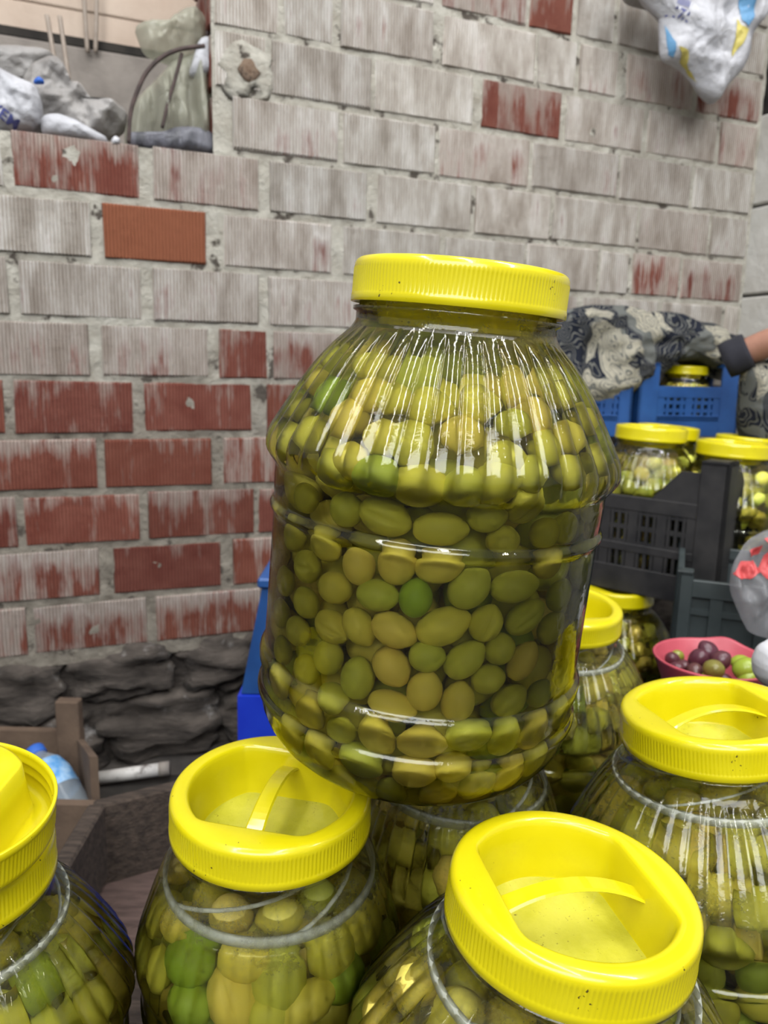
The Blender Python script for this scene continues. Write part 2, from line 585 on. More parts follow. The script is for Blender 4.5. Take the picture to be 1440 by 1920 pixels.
M = {
    'brick': mat_brick(),
    'mortar': mat_mortar(),
    'rubble': simple('rubbly_mortar', (0.13, 0.075, 0.045), (0.24, 0.17, 0.12), 60, 0.95, 1.0, 90, dirt=((0.06, 0.04, 0.028), 60, 0.56)),
    'plaster': simple('white_plaster', (0.42, 0.40, 0.36), (0.52, 0.51, 0.48), 8, 0.95, 0.5, 30, dirt=((0.25, 0.22, 0.18), 14, 0.62)),
    'beige': simple('beige_plaster', (0.44, 0.34, 0.27), (0.54, 0.44, 0.36), 5, 0.95, 0.3, 30, dirt=((0.38, 0.28, 0.22), 9, 0.6)),
    'concrete': simple('grey_concrete', (0.20, 0.175, 0.155), (0.30, 0.265, 0.235), 9, 0.95, 0.4, 40, dirt=((0.07, 0.06, 0.055), 11, 0.64)),
    'stone': simple('dark_rough_stone', (0.028, 0.022, 0.018), (0.105, 0.086, 0.072), 12, 0.95, 1.0, 22, stretch=(1, 1, 4.5), dirt=((0.25, 0.235, 0.225), 11, 0.60)),  # base colour darkened to carry the shade at the foot of the wall
    'earth': simple('dark_earth_floor', (0.035, 0.03, 0.027), (0.08, 0.068, 0.058), 9, 0.95, 0.6, 60),
    'wood': simple('old_dark_wood', (0.026, 0.017, 0.012), (0.085, 0.060, 0.044), 26, 0.85, 0.6, 60, stretch=(1, 6, 6)),  # dark wood, lowered further to stand in for shade near the ground
    'wood_red': simple('reddish_crate_wood', (0.055, 0.033, 0.027), (0.115, 0.072, 0.06), 20, 0.85, 0.4, 60, stretch=(1, 5, 5)),
    'card': simple('brown_cardboard', (0.085, 0.055, 0.037), (0.135, 0.09, 0.06), 14, 0.9, 0.2, 60),  # cardboard brown, darkened for the shade in the low corner
    'yellow': mat_yellow(),
    'shell': mat_shell(),
    'brine': mat_brine(),
    'olive': mat_olive('green_olive_skin'),
    'olive_mass': mat_olive('green_olive_mass', True),
    'purple': mat_purple(),
    'scar': simple('dark_stem_scar', (0.03, 0.025, 0.01)),
    'milky': mat_bag('milky_plastic', (0.70, 0.72, 0.64), 0.66, 0.3),
    'puddle': simple('brine_puddle', (0.45, 0.43, 0.03), (0.56, 0.53, 0.06), 40, 0.14, 0.15, 80, spec=0.6, dirt=((0.06, 0.04, 0.01), 330, 0.615)),
    'blue': simple('blue_crate_plastic', (0.010, 0.05, 0.18), (0.016, 0.075, 0.25), 14, 0.45),
    'blue_bright': simple('bright_blue_plastic', (0.008, 0.03, 0.42), (0.012, 0.045, 0.5), 14, 0.4),
    'black': simple('dusty_black_plastic', (0.009, 0.0085, 0.009), (0.024, 0.022, 0.0215), 24, 0.6),
    'green': simple('dark_green_grey_plastic', (0.02, 0.028, 0.029), (0.036, 0.046, 0.047), 16, 0.5),
    'pattern': mat_pattern(),
    'black_cloth': simple('black_cloth', (0.012, 0.012, 0.018), (0.02, 0.02, 0.028), 20, 0.95),
    'skin': simple('skin', (0.30, 0.145, 0.10), (0.36, 0.18, 0.125), 30, 0.55, 0.1, 200),
    'sack': simple('woven_white_sack', (0.36, 0.36, 0.385), (0.52, 0.52, 0.55), 13, 0.6, 0.9, 22),
    'sack_grey': simple('grey_crumpled_plastic', (0.22, 0.205, 0.195), (0.36, 0.345, 0.335), 11, 0.45, 1.0, 20),
    'print_blue': simple('light_blue_print', (0.07, 0.20, 0.36), (0.10, 0.25, 0.42), 20, 0.6),
    'print_yellow': simple('yellow_print', (0.40, 0.34, 0.08), (0.46, 0.39, 0.10), 20, 0.6),
    'print_navy': simple('navy_print', (0.05, 0.06, 0.22), (0.10, 0.11, 0.30), 60, 0.7),
    'print_red': simple('red_print', (0.50, 0.055, 0.06), (0.58, 0.09, 0.09), 20, 0.5),
    'film': mat_bag('grey_film', (0.42, 0.42, 0.44), 0.42, 0.18),
    'film_green': mat_bag('cloudy_green_film', (0.46, 0.46, 0.37), 0.60, 0.18),
    'foam': simple('white_foam', (0.48, 0.48, 0.51), (0.56, 0.56, 0.59), 20, 0.6, 0.2, 60),
    'dark_bag': simple('dark_grey_plastic', (0.06, 0.06, 0.07), (0.17, 0.17, 0.20), 16, 0.4, 0.4, 30, stretch=(3, 3, 0.6)),
    'pink': simple('pink_bowl_plastic', (0.40, 0.06, 0.085), (0.46, 0.08, 0.105), 16, 0.4),
    'rust': simple('rusty_wire', (0.03, 0.02, 0.018), (0.07, 0.045, 0.04), 60, 0.8),
    'bar': simple('pale_metal_bar', (0.26, 0.21, 0.17), (0.36, 0.30, 0.25), 40, 0.6),
    'white_pipe': simple('dusty_white_pipe', (0.42, 0.40, 0.37), (0.62, 0.60, 0.57), 30, 0.6, dirt=((0.12, 0.10, 0.09), 22, 0.58)),
    'bottle': mat_bag('clear_bottle', (0.55, 0.62, 0.68), 0.40, 0.12),
    'cap_blue': simple('blue_cap', (0.02, 0.10, 0.42)),
    'label_blue': simple('blue_label', (0.04, 0.22, 0.50), (0.30, 0.45, 0.62), 60, 0.4),
    'timber': simple('dark_timber_and_shade', (0.012, 0.010, 0.008), (0.03, 0.025, 0.02), 20, 0.9),  # also colours the shade in the recess gap and the corner opening
}


# ---------------------------------------------------------------- object helpers
def tag(o, label=None, cat=None, group=None, kind=None):
    if label:
        o['label'] = label
    if cat:
        o['category'] = cat
    if group:
        o['group'] = group
    if kind:
        o['kind'] = kind
    return o


def empty(name, loc, rot=None):
    o = bpy.data.objects.new(name, None)
    o.empty_display_size = 0.02
    col.objects.link(o)
    o.location = tuple(loc)
    if rot is not None:
        o.rotation_mode = 'QUATERNION'
        o.rotation_quaternion = rot
    return o


def mk_mesh(name, V, Fc, mat, smooth=False):
    me = bpy.data.meshes.new(name)
    me.from_pydata([tuple(map(float, v)) for v in V], [], [tuple(f) for f in Fc])
    me.validate()
    if smooth:
        me.polygons.foreach_set('use_smooth', [True] * len(me.polygons))
    if mat:
        me.materials.append(mat)
    me.update()
    return me


def link(name, me, parent=None, loc=None):
    o = bpy.data.objects.new(name, me)
    col.objects.link(o)
    if parent is not None:
        o.parent = parent
    if loc is not None:
        o.location = tuple(loc)
    return o


def wobj(name, V, Fc, mat, parent=None, smooth=False, origin=None):
    """vertices in world space (parents are unrotated)"""
    V = np.asarray(V, float)
    pl = np.zeros(3)
    q = parent
    while q is not None:
        pl += np.array(q.location)
        q = q.parent
    if origin is None:
        origin = pl if parent is not None else V.mean(0) * np.array([1, 1, 0]) + np.array([0, 0, V[:, 2].min()])
    origin = np.asarray(origin, float)
    return link(name, mk_mesh(name, V - origin, Fc, mat, smooth), parent, origin - pl)


BOXF = [(0, 3, 2, 1), (4, 5, 6, 7), (0, 1, 5, 4), (1, 2, 6, 5), (2, 3, 7, 6), (3, 0, 4, 7)]


def box_vf(c, sx, sy, sz, ax=None, ay=None, az=None, ch=0.0):
    """oriented box with optional chamfer"""
    ax = np.array([1.0, 0, 0]) if ax is None else np.asarray(ax, float)
    az = np.array([0, 0, 1.0]) if az is None else np.asarray(az, float)
    ay = np.cross(az, ax) if ay is None else np.asarray(ay, float)
    c = np.asarray(c, float)
    if ch <= 0:
        V = [c + ax * a * sx / 2 + ay * b * sy / 2 + az * d * sz / 2
             for d in (-1, 1) for a, b in ((-1, -1), (1, -1), (1, 1), (-1, 1))]
        return V, list(BOXF)
    bm = bmesh.new()
    vs = [bm.verts.new((a * sx / 2, b * sy / 2, d * sz / 2)) for d in (-1, 1) for a, b in ((-1, -1), (1, -1), (1, 1), (-1, 1))]
    for f in BOXF:
        bm.faces.new([vs[i] for i in f])
    bmesh.ops.bevel(bm, geom=list(bm.edges), offset=ch, segments=1, affect='EDGES')
    bm.verts.index_update()
    V = [c + ax * v.co.x + ay * v.co.y + az * v.co.z for v in bm.verts]
    Fc = [[v.index for v in f.verts] for f in bm.faces]
    bm.free()
    return V, Fc


class MB:
    def __init__(s):
        s.V, s.F = [], []

    def add(s, vf):
        n = len(s.V)
        s.V += list(vf[0])
        s.F += [[i + n for i in f] for f in vf[1]]
        return s

    def box(s, *a, **k):
        return s.add(box_vf(*a, **k))


def tube_vf(pts, rad, n=8, closed_ends=True):
    pts = [np.asarray(p, float) for p in pts]
    if not hasattr(rad, '__len__'):
        rad = [rad] * len(pts)
    V, Fc = [], []
    prev = None
    for i, p in enumerate(pts):
        t = pts[min(i + 1, len(pts) - 1)] - pts[max(i - 1, 0)]
        t = t / (np.linalg.norm(t) + 1e-12)
        if prev is None:
            a = np.cross(t, [0.123, 0.37, 0.92])
        else:
            a = prev - t * (prev @ t)
        a = a / np.linalg.norm(a)
        prev = a
        b = np.cross(t, a)
        for k in range(n):
            w = 2 * math.pi * k / n
            V.append(p + rad[i] * (math.cos(w) * a + math.sin(w) * b))
    for i in range(len(pts) - 1):
        for k in range(n):
            Fc.append((i * n + k, i * n + (k + 1) % n, (i + 1) * n + (k + 1) % n, (i + 1) * n + k))
    if closed_ends:
        Fc.append(tuple(range(n))[::-1])
        Fc.append(tuple((len(pts) - 1) * n + k for k in range(n)))
    return V, Fc


def lathe_vf(prof, n=48, rmod=None, cap0=True, cap1=True):
    """prof list of (r,z); rmod(i,theta)->dr"""
    V, Fc = [], []
    for i, (r, z) in enumerate(prof):
        for k in range(n):
            w = 2 * math.pi * k / n
            rr = r + (rmod(i, w) if rmod else 0)
            V.append((rr * math.cos(w), rr * math.sin(w), z))
    for i in range(len(prof) - 1):
        for k in range(n):
            Fc.append((i * n + k, i * n + (k + 1) % n, (i + 1) * n + (k + 1) % n, (i + 1) * n + k))
    if cap0:
        V.append((0, 0, prof[0][1]))
        c = len(V) - 1
        Fc += [(c, (k + 1) % n, k) for k in range(n)]
    if cap1:
        V.append((0, 0, prof[-1][1]))
        c = len(V) - 1
        b = (len(prof) - 1) * n
        Fc += [(c, b + k, b + (k + 1) % n) for k in range(n)]
    return V, Fc


def catmull(pts, n=8):
    pts = [np.asarray(p, float) for p in pts]
    P = [2 * pts[0] - pts[1]] + pts + [2 * pts[-1] - pts[-2]]
    out = []
    for i in range(1, len(P) - 2):
        for k in range(n):
            t = k / n
            a, b, c, d = P[i - 1], P[i], P[i + 1], P[i + 2]
            out.append(0.5 * (2 * b + (c - a) * t + (2 * a - 5 * b + 4 * c - d) * t * t + (-a + 3 * b - 3 * c + d) * t ** 3))
    out.append(pts[-1])
    return out


def fbm(x, y, z, o=3):
    s, a = 0.0, 1.0
    for _ in range(o):
        s += a * mnoise.noise(Vector((x, y, z)))
        x, y, z, a = x * 2.03, y * 2.03, z * 2.03, a * 0.5
    return s


class Puff:
    """a soft bag: star-shaped outline (in an upright plane) blown up to a real thickness, with wrinkles"""

    def __init__(s, outline2d, O, U, N, T, seed=0, wr=0.3, wscale=(14, 14), power=0.5, round_=True):
        s.O, s.U, s.N, s.T, s.seed, s.wr, s.ws, s.pw = np.asarray(O, float), np.asarray(U, float), np.asarray(N, float), T, seed, wr, wscale, power
        P = [np.asarray(p, float) for p in outline2d]
        if round_:
            P2 = []
            for i in range(len(P)):
                a, b = P[i], P[(i + 1) % len(P)]
                P2 += [a * 0.82 + b * 0.18, a * 0.18 + b * 0.82]
            P = P2
        s.c = np.mean(P, 0)
        s.ang, s.P = None, P

    def rad(s, w):
        d = np.array([math.cos(w), math.sin(w)])
        best = 1e-3
        n = len(s.P)
        for i in range(n):
            a, b = s.P[i] - s.c, s.P[(i + 1) % n] - s.c
            e = b - a
            den = d[0] * e[1] - d[1] * e[0]
            if abs(den) < 1e-12:
                continue
            t = (a[0] * e[1] - a[1] * e[0]) / den
            q = (a[0] * d[1] - a[1] * d[0]) / den
            if t > 0 and -1e-9 <= q <= 1 + 1e-9:
                best = max(best, t)
        return best

    def h(s, p, rho):
        base = max(0.0, 1 - rho ** 2.4) ** s.pw
        w = fbm(p[0] * s.ws[0] + s.seed * 7.1, p[1] * s.ws[1], s.seed * 3.3, 4)
        w2 = 1 - abs(fbm(p[0] * s.ws[0] * 0.6 + 9 + s.seed, p[1] * s.ws[1] * 0.6, 2.2, 2)) * 2
        return s.T * base * (1 + s.wr * w + s.wr * 0.5 * w2)

    def pt(s, p, h):
        return s.O + s.U * p[0] + np.array([0, 0, p[1]]) + s.N * h

    def surf(s, p, lift=0.001):
        p = np.asarray(p, float)
        d = p - s.c
        r = np.linalg.norm(d)
        rho = min(0.999, r / s.rad(math.atan2(d[1], d[0]))) if r > 1e-9 else 0
        return s.pt(p, s.h(p, rho) + lift)

    def mesh(s, nr=22, nt=90):
        V, Fc = [], []
        radii = [s.rad(2 * math.pi * k / nt) for k in range(nt)]
        for side in (1, -1):
            for i in range(nr if side == 1 else nr - 1):
                rho = (i + 1) / nr
                rho = 1 - (1 - rho) ** 1.5
                for k in range(nt):
                    w = 2 * math.pi * k / nt
                    p = s.c + radii[k] * rho * np.array([math.cos(w), math.sin(w)])
                    hh = s.h(p, rho)
                    V.append(s.pt(p, hh if side == 1 else -hh * 0.6))
        V.append(s.pt(s.c, s.h(s.c, 0)))
        V.append(s.pt(s.c, -0.6 * s.h(s.c, 0)))
        cf, cb = len(V) - 2, len(V) - 1
        b0 = nr * nt
        for k in range(nt):
            k2 = (k + 1) % nt
            Fc.append((cf, k, k2))
            Fc.append((cb, b0 + k2, b0 + k))
            for i in range(nr - 1):
                Fc.append((i * nt + k, (i + 1) * nt + k, (i + 1) * nt + k2, i * nt + k2))
            for i in range(nr - 2):
                Fc.append((b0 + i * nt + k, b0 + i * nt + k2, b0 + (i + 1) * nt + k2, b0 + (i + 1) * nt + k))
            i = nr - 2
            Fc.append((b0 + i * nt + k, b0 + i * nt + k2, (nr - 1) * nt + k2, (nr - 1) * nt + k))
        return V, Fc

    def patch(s, poly, n=14, lift=0.0022):
        """drape a small polygon (fan of rings) over the front surface"""
        P = [np.asarray(p, float) for p in poly]
        c = np.mean(P, 0)
        m = len(P)
        sub = []
        for i in range(m):
            for k in range(4):
                sub.append(P[i] + (P[(i + 1) % m] - P[i]) * k / 4)
        m = len(sub)
        V, Fc = [], []
        for i in range(1, n + 1):
            for p in sub:
                V.append(s.surf(c + (p - c) * i / n, lift))
        V.append(s.surf(c, lift))
        for k in range(m):
            Fc.append((len(V) - 1, k, (k + 1) % m))
            for i in range(n - 1):
                Fc.append((i * m + k, (i + 1) * m + k, (i + 1) * m + (k + 1) % m, i * m + (k + 1) % m))
        return V, Fc


def wall_puff(px, off, T, **k):
    O = W0 + WN * off
    return Puff([wall_hit(x, y, off) for x, y in px], O, WT, WN, T, **k)


def cam_puff(px, Y, T, **k):
    pts = [at(x, y, Y) for x, y in px]
    O = np.array([0, Y, 0])
    return Puff([(p[0], p[2]) for p in pts], O, (1, 0, 0), (0, -1, 0), T, **k)


def puff_px(puff, x, y, off0):
    off = off0
    for _ in range(6):
        p = np.array(wall_hit(x, y, off))
        d = p - puff.c
        r = np.linalg.norm(d)
        rho = min(0.985, r / puff.rad(math.atan2(d[1], d[0])))
        off = off0 + puff.h(p, rho)
    if r > 0:
        p = puff.c + d * min(1.0, 0.97 * puff.rad(math.atan2(d[1], d[0])) / r)
    return p


def draped_text(puff, txt, origin2d, size, ang, mat, parent, name='lettering'):
    cu = bpy.data.curves.new(name, 'FONT')
    cu.body = txt
    cu.size = size
    cu.offset = size * 0.02
    ob = bpy.data.objects.new(name, cu)
    col.objects.link(ob)
    bpy.context.view_layer.update()
    me = bpy.data.meshes.new_from_object(ob.evaluated_get(bpy.context.evaluated_depsgraph_get()))
    bpy.data.objects.remove(ob)
    ca, sa = math.cos(ang), math.sin(ang)
    bm = bmesh.new()
    bm.from_mesh(me)
    bmesh.ops.subdivide_edges(bm, edges=[e for e in bm.edges if e.calc_length() > size * 0.12], cuts=2)
    bm.to_mesh(me)
    bm.free()
    pl = np.array(parent.location)
    for v in me.vertices:
        p = np.array(origin2d) + np.array([ca * v.co.x - sa * v.co.y, sa * v.co.x + ca * v.co.y])
        v.co = Vector(puff.surf(p, 0.002) - pl)
    me.materials.clear()
    me.materials.append(mat)
    return link(name, me, parent)


# ================================================================= SETTING
# floor
V, Fc = [], []
for j in range(41):
    for i in range(41):
        x, y = -14 + 28 * i / 40, -14 + 18 * j / 40
        V.append((x, y, 0.006 * fbm(x * 4, y * 4, 0.3)))
for j in range(40):
    for i in range(40):
        a = j * 41 + i
        Fc.append((a, a + 1, a + 42, a + 41))
floor = link('floor', mk_mesh('floor', V, Fc, M['earth'], True))
tag(floor, 'dark trodden earth floor', kind='structure')

# ---- brick wall
PC = 0.098
Z0 = 0.2627 + CAM[2]


def row_z(k):
    return Z0 - k * PC, Z0 - (k - 1) * PC       # bottom, top


GAPS = {   # mortar joints per course, measured as (left, right) pixels
    -6: [(560, 575), (720, 735), (880, 895), (1040, 1055), (1190, 1205)],
    -5: [(470, 480), (640, 655), (800, 815), (970, 985), (1120, 1130), (1260, 1272)],
    -4: [(525, 536), (655, 668), (815, 830), (989, 996), (1075, 1083), (1152, 1160), (1290, 1300)],
    -3: [(521, 533), (625, 640), (812, 832), (1003, 1008), (1080, 1088), (1157, 1176), (1300, 1308)],
    -2: [(498, 509), (696, 704), (887, 905), (1052, 1062), (1206, 1215), (1342, 1350)],
    -1: [(432, 436), (634, 644), (816, 824), (992, 999), (1158, 1164), (1294, 1302)],
    0: [(3, 24), (260, 288), (484, 506), (688, 708), (884, 891), (1031, 1039), (1194, 1200), (1328, 1334)],
    1: [(-60, -45), (170, 194), (385, 420), (622, 644), (824, 836), (982, 988), (1120, 1126), (1178, 1186), (1272, 1280)],
    2: [(14, 36), (265, 288), (484, 503), (700, 716), (900, 912), (1080, 1090), (1230, 1240), (1350, 1358)],
    3: [(-50, -30), (166, 191), (390, 411), (500, 512), (700, 716), (900, 912), (1080, 1090), (1230, 1240)],
    4: [(7, 28), (248, 270), (472, 500), (700, 716), (900, 912), (1080, 1090), (1230, 1240)],
    5: [(-60, -45), (180, 197), (397, 420), (620, 640), (820, 835), (1000, 1012), (1160, 1172), (1300, 1310)],
    6: [(32, 47), (262, 278), (477, 486), (690, 705), (890, 905), (1070, 1080), (1230, 1240)],
    7: [(-50, -30), (186, 213), (415, 437), (630, 645), (830, 845), (1010, 1020), (1170, 1180), (1310, 1320)],
    8: [(50, 64), (275, 293), (490, 505), (700, 716), (900, 912), (1080, 1090), (1230, 1240)],
}
BARE = {
    -4: {3: 0.35, 4: 0.75}, -3: {6: 0.35, 7: 0.45}, -2: {3: 0.66, 5: 0.2, 6: 0.35}, -1: {2: 0.30, 3: 0.15},
    0: {1: 0.68, 2: 0.36, 7: 0.25}, 1: {0: 0.06, 1: 0.05, 2: 1.25, 3: 0.2, 8: 0.50, 9: 0.45}, 2: {0: 0.15, 1: 0.15, 2: 0.18, 3: 0.2},
    3: {0: 0.3, 1: 0.36, 2: 0.32, 3: 0.74, 4: 0.55}, 4: {0: 0.85, 1: 0.78, 2: 0.78, 3: 0.7},
    5: {0: 0.8, 1: 0.8, 2: 0.86, 3: 0.60}, 6: {0: 0.75, 1: 0.86, 2: 0.78, 3: 0.9}, 7: {0: 0.6, 1: 0.52, 2: 0.95, 3: 0.68},
    8: {0: 0.5, 1: 0.56, 2: 0.62, 3: 0.7},
}
U_LEFT = wall_u(402, Z0 + 0.2)              # jamb of the opening
U_CORNER = wall_u(1418, 1.2)
U_MIN = -1.15
Z_TOP = row_z(-6)[1] + 0.1
Z_LEDGE = row_z(0)[1]
Z_BASE = row_z(8)[0]
BACK = -0.19                                # wall thickness

wall = empty('wall_back', wall_pt(0, 0))
tag(wall, 'limewashed hollow brick wall with patches of bare red brick', kind='structure')


def mortar_sheet():
    """front face of the mortar, lumpy, just behind the brick faces"""
    V, Fc = [], []
    nu, nz = 240, 170
    us = np.linspace(U_MIN, U_CORNER, nu)
    for z in np.linspace(Z_BASE - 0.02, Z_TOP, nz):
        for u in us:
            V.append(wall_pt(u, z, -0.0024 + 0.0036 * fbm(u * 26, z * 26, 1.7, 3)))
    for j in range(nz - 1):
        zc = V[j * nu][2]
        for i in range(nu - 1):
            um = (us[i] + us[i + 1]) / 2
            if zc >= Z_LEDGE - 0.012 and um < U_LEFT:
                continue
            a = j * nu + i
            Fc.append((a, a + 1, a + nu + 1, a + nu))
    return V, Fc


wobj('mortar', *mortar_sheet(), M['mortar'], wall, True)
core = MB()
core.box(wall_pt((U_MIN + U_CORNER) / 2, (Z_BASE + Z_LEDGE - 0.006) / 2, BACK / 2 - 0.009), U_CORNER - U_MIN, -BACK - 0.006, Z_LEDGE - 0.006 - Z_BASE + 0.02 + 0.0, ax=WT) if False else None
core.box(wall_pt((U_MIN + U_CORNER) / 2, (Z_BASE + Z_LEDGE) / 2 - 0.008, (BACK - 0.014) / 2), U_CORNER - U_MIN, -BACK - 0.014, Z_LEDGE - Z_BASE - 0.01, ax=WT)
core.box(wall_pt((U_LEFT + U_CORNER) / 2 + 0.004, (Z_TOP + Z_LEDGE) / 2 - 0.01, (BACK - 0.014) / 2), U_CORNER - U_LEFT - 0.008, -BACK - 0.014, Z_TOP - Z_LEDGE + 0.02, ax=WT)
wobj('wall_core', core.V, core.F, M['mortar'], wall)


def brick(u0, u1, z0, z1, bare, clay):
    L, H, D = u1 - u0, z1 - z0, 0.06
    c = 0.0022
    j = lambda a=0.0012: rnd.uniform(-a, a)
    pr = rnd.uniform(0.0, 0.0028)
    lx, lz = L / 2, H / 2
    V = []
    for (y, i) in ((D, 0.0), (0.003, 0.0), (0.0, c)):
        for sx, sz in ((-1, -1), (1, -1), (1, 1), (-1, 1)):
            V.append((sx * (lx - i) + j(), y + (j(0.0006) if y < D else 0), sz * (lz - i) + j()))
    Fq = [(8, 9, 10, 11)]
    for r in (0, 4):
        for k in range(4):
            a, b = r + k, r + (k + 1) % 4
            Fq.append((b, a, a + 4, b + 4) if False else (a, b, b + 4, a + 4))
    me = mk_mesh('brick', V, Fq, M['brick'])
    o = link('brick', me, wall)
    P = wall_pt((u0 + u1) / 2, (z0 + z1) / 2, pr) - np.array(wall.location)
    o.location = tuple(P)
    o.rotation_euler = (0, 0, YAW)
    o['bare'] = float(bare)
    o['clay'] = float(clay)
    return o


for k, gl in GAPS.items():
    z0, z1 = row_z(k)
    zm = (z0 + z1) / 2
    lo = U_LEFT + 0.002 if k < 0 else U_MIN
    edges = []
    cur = lo
    for a, b in gl:
        ua, ub = wall_u(a, zm), wall_u(b, zm)
        if ua - cur > 0.03:
            edges.append((cur, ua))
        elif ua <= lo:
            edges.append(None)
        cur = max(cur, ub)
    edges.append((cur, U_CORNER - 0.012))
    if k < 0 and edges and edges[0] is not None:
        pass
    idx0 = 0
    for i, e in enumerate(edges):
        if e is None:
            continue
        bare = BARE.get(k, {}).get(i, None)
        if bare is None:
            bare = rnd.choice([0.02, 0.05, 0.08, 0.12, 0.16]) if k < 3 else rnd.uniform(0.5, 0.85)
            if k >= 2 and i > 4:
                bare = rnd.choice([0.05, 0.1, 0.3])
        ua, ub = e
        # very long left remainder is cut into bricks
        segs = []
        while ub - ua > 0.31:
            segs.append((ub - 0.225, ub))
            ub = ub - 0.225 - 0.018
        segs.append((ua, ub))
        for (sa, sb) in segs:
            if sb - sa < 0.02:
                continue
            brick(sa, sb, z0 + rnd.uniform(0.005, 0.008), z1 - rnd.uniform(0.004, 0.007), bare,
                  1.0 if (k == 1 and i == 2) else rnd.uniform(0, 0.25))

# jamb bricks (end faces that look at the opening)
for k in range(-6, 0):
    z0, z1 = row_z(k)
    V, Fq = box_vf(wall_pt(U_LEFT + 0.02, (z0 + z1) / 2, BACK / 2 - 0.004), 0.05, 0.165, PC - 0.014, ax=WT, ch=0.003)
    o = wobj('brick', V, Fq, M['brick'], wall, origin=wall_pt(U_LEFT, (z0 + z1) / 2, BACK / 2))
    o['bare'] = 0.75
    o['clay'] = 0.0

# rubble lump in the pillar
V, Fq = [], []
bm = bmesh.new()
bmesh.ops.create_icosphere(bm, subdivisions=3, radius=1.0)
for v in bm.verts:
    n = 1 + 0.35 * fbm(v.co.x * 2.2, v.co.y * 2.2, v.co.z * 2.2 + 4)
    V.append(wall_pt(wall_u(462, Z0 + 0.24) + v.co.x * 0.050 * n, Z0 + 0.235 + v.co.z * 0.050 * n, -0.001 + v.co.y * 0.0045 * n))
Fq = [[v.index for v in f.verts] for f in bm.faces]
bm.free()
wobj('mortar_lump', V, Fq, M['mortar'], wall, True)
bm = bmesh.new()
bmesh.ops.create_icosphere(bm, subdivisions=2, radius=1.0)
V = []
for v in bm.verts:
    n = 1 + 0.5 * fbm(v.co.x * 1.7, v.co.y * 1.7, v.co.z * 1.7 + 9)
    V.append(wall_pt(wall_u(465, Z0 + 0.24) + v.co.x * 0.018 * n, Z0 + 0.232 + v.co.z * 0.021 * n, 0.003 + v.co.y * 0.004 * n))
Fq = [[v.index for v in f.verts] for f in bm.faces]
bm.free()
wobj('rubble_stone', V, Fq, M['rubble'], wall, True)

# rough stone footing: separate stones
foot = empty('wall_base', wall_pt(0, 0))
tag(foot, 'rough dark stone footing under the brick wall', kind='structure')
stones = [(-1.05, -0.80, 0.02, 0.225, 8), (-0.79, -0.62, 0.10, 0.235, -6), (-0.61, -0.42, 0.13, 0.232, 14), (-0.42, -0.22, 0.12, 0.24, 20), (-0.22, -0.02, 0.11, 0.245, 24),
          (-0.03, 0.2, 0.13, 0.24, 10), (-0.80, -0.55, -0.02, 0.115, 12), (-0.56, -0.33, 0.0, 0.13, 18), (-0.34, -0.1, 0.0, 0.115, 16), (-0.11, 0.15, -0.01, 0.125, 8),
          (0.2, 0.45, 0.1, 0.23, 5), (0.15, 0.45, -0.02, 0.11, 3), (0.45, 0.7, 0.0, 0.23, 5), (0.7, 0.98, 0.0, 0.23, 5)]
for n, (u0, u1, z0, z1, tilt) in enumerate(stones):
    bm = bmesh.new()
    bmesh.ops.create_cube(bm, size=2.0)
    bmesh.ops.subdivide_edges(bm, edges=bm.edges, cuts=9, use_grid_fill=True)
    V = []
    ta = R_(tilt)
    for v in bm.verts:
        x, y, z = v.co
        q = (abs(x) ** 5 + abs(y) ** 5 + abs(z) ** 5) ** 0.2
        d = 1.0 / max(q, 1e-6)
        x, y, z = x * d, y * d, z * d
        nn = fbm(x * 1.4 + n * 5, y * 1.4, z * 2.6 + n, 4)
        s = 1 + 0.16 * nn
        uu, zz = x * (u1 - u0) / 2 * s * 1.04, z * (z1 - z0) / 2 * s * 1.06
        ur, zr = uu * math.cos(ta) - zz * math.sin(ta) * 0.6, zz * math.cos(ta) + uu * math.sin(ta) * 0.35
        V.append(wall_pt((u0 + u1) / 2 + ur, max(0.0, (z0 + z1) / 2 + zr), -0.09 + y * 0.1 * (1 + 0.4 * nn) * -1 + 0.0))
    Fq = [[v.index for v in f.verts] for f in bm.faces]
    bm.free()
    wobj('stone', V, Fq, M['stone'], foot, True, origin=wall_pt((u0 + u1) / 2, (z0 + z1) / 2, -0.09))
V, Fq = box_vf(wall_pt((U_MIN + U_CORNER) / 2, Z_BASE / 2, BACK / 2 - 0.005), U_CORNER - U_MIN, 0.16, Z_BASE - 0.004, ax=WT)
wobj('footing_fill', V, Fq, M['stone'], foot)

# opening behind the ledge: concrete below, pale plaster above
ob = empty('wall_recess', wall_pt(-0.7, 1.0, -0.62))
tag(ob, 'concrete and pale plaster back of the opening above the brick ledge', kind='structure')
zl = wall_hit(200, 96, -0.60)[1]
V, Fq = box_vf(wall_pt(-0.75, zl - 0.5, -0.66), 1.9, 0.12, 1.0, ax=WT, ch=0.004)
wobj('concrete_block', V, Fq, M['concrete'], ob)
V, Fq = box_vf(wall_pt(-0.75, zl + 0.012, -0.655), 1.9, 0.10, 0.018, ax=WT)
wobj('shadow_gap_strip', V, Fq, M['timber'], ob)  # dark strip stands in for the shade in the gap
zt = wall_hit(200, 38, -0.62)[1]
V, Fq = box_vf(wall_pt(-0.75, (zl + zt) / 2 + 0.015, -0.67), 1.9, 0.10, zt - zl - 0.012, ax=WT, ch=0.003)
wobj('plaster_panel', V, Fq, M['beige'], ob)
V, Fq = box_vf(wall_pt(-0.75, zt + 0.26, -0.668), 1.9, 0.10, 0.50, ax=WT, ch=0.003)
wobj('plaster_panel', V, Fq, M['beige'], ob)

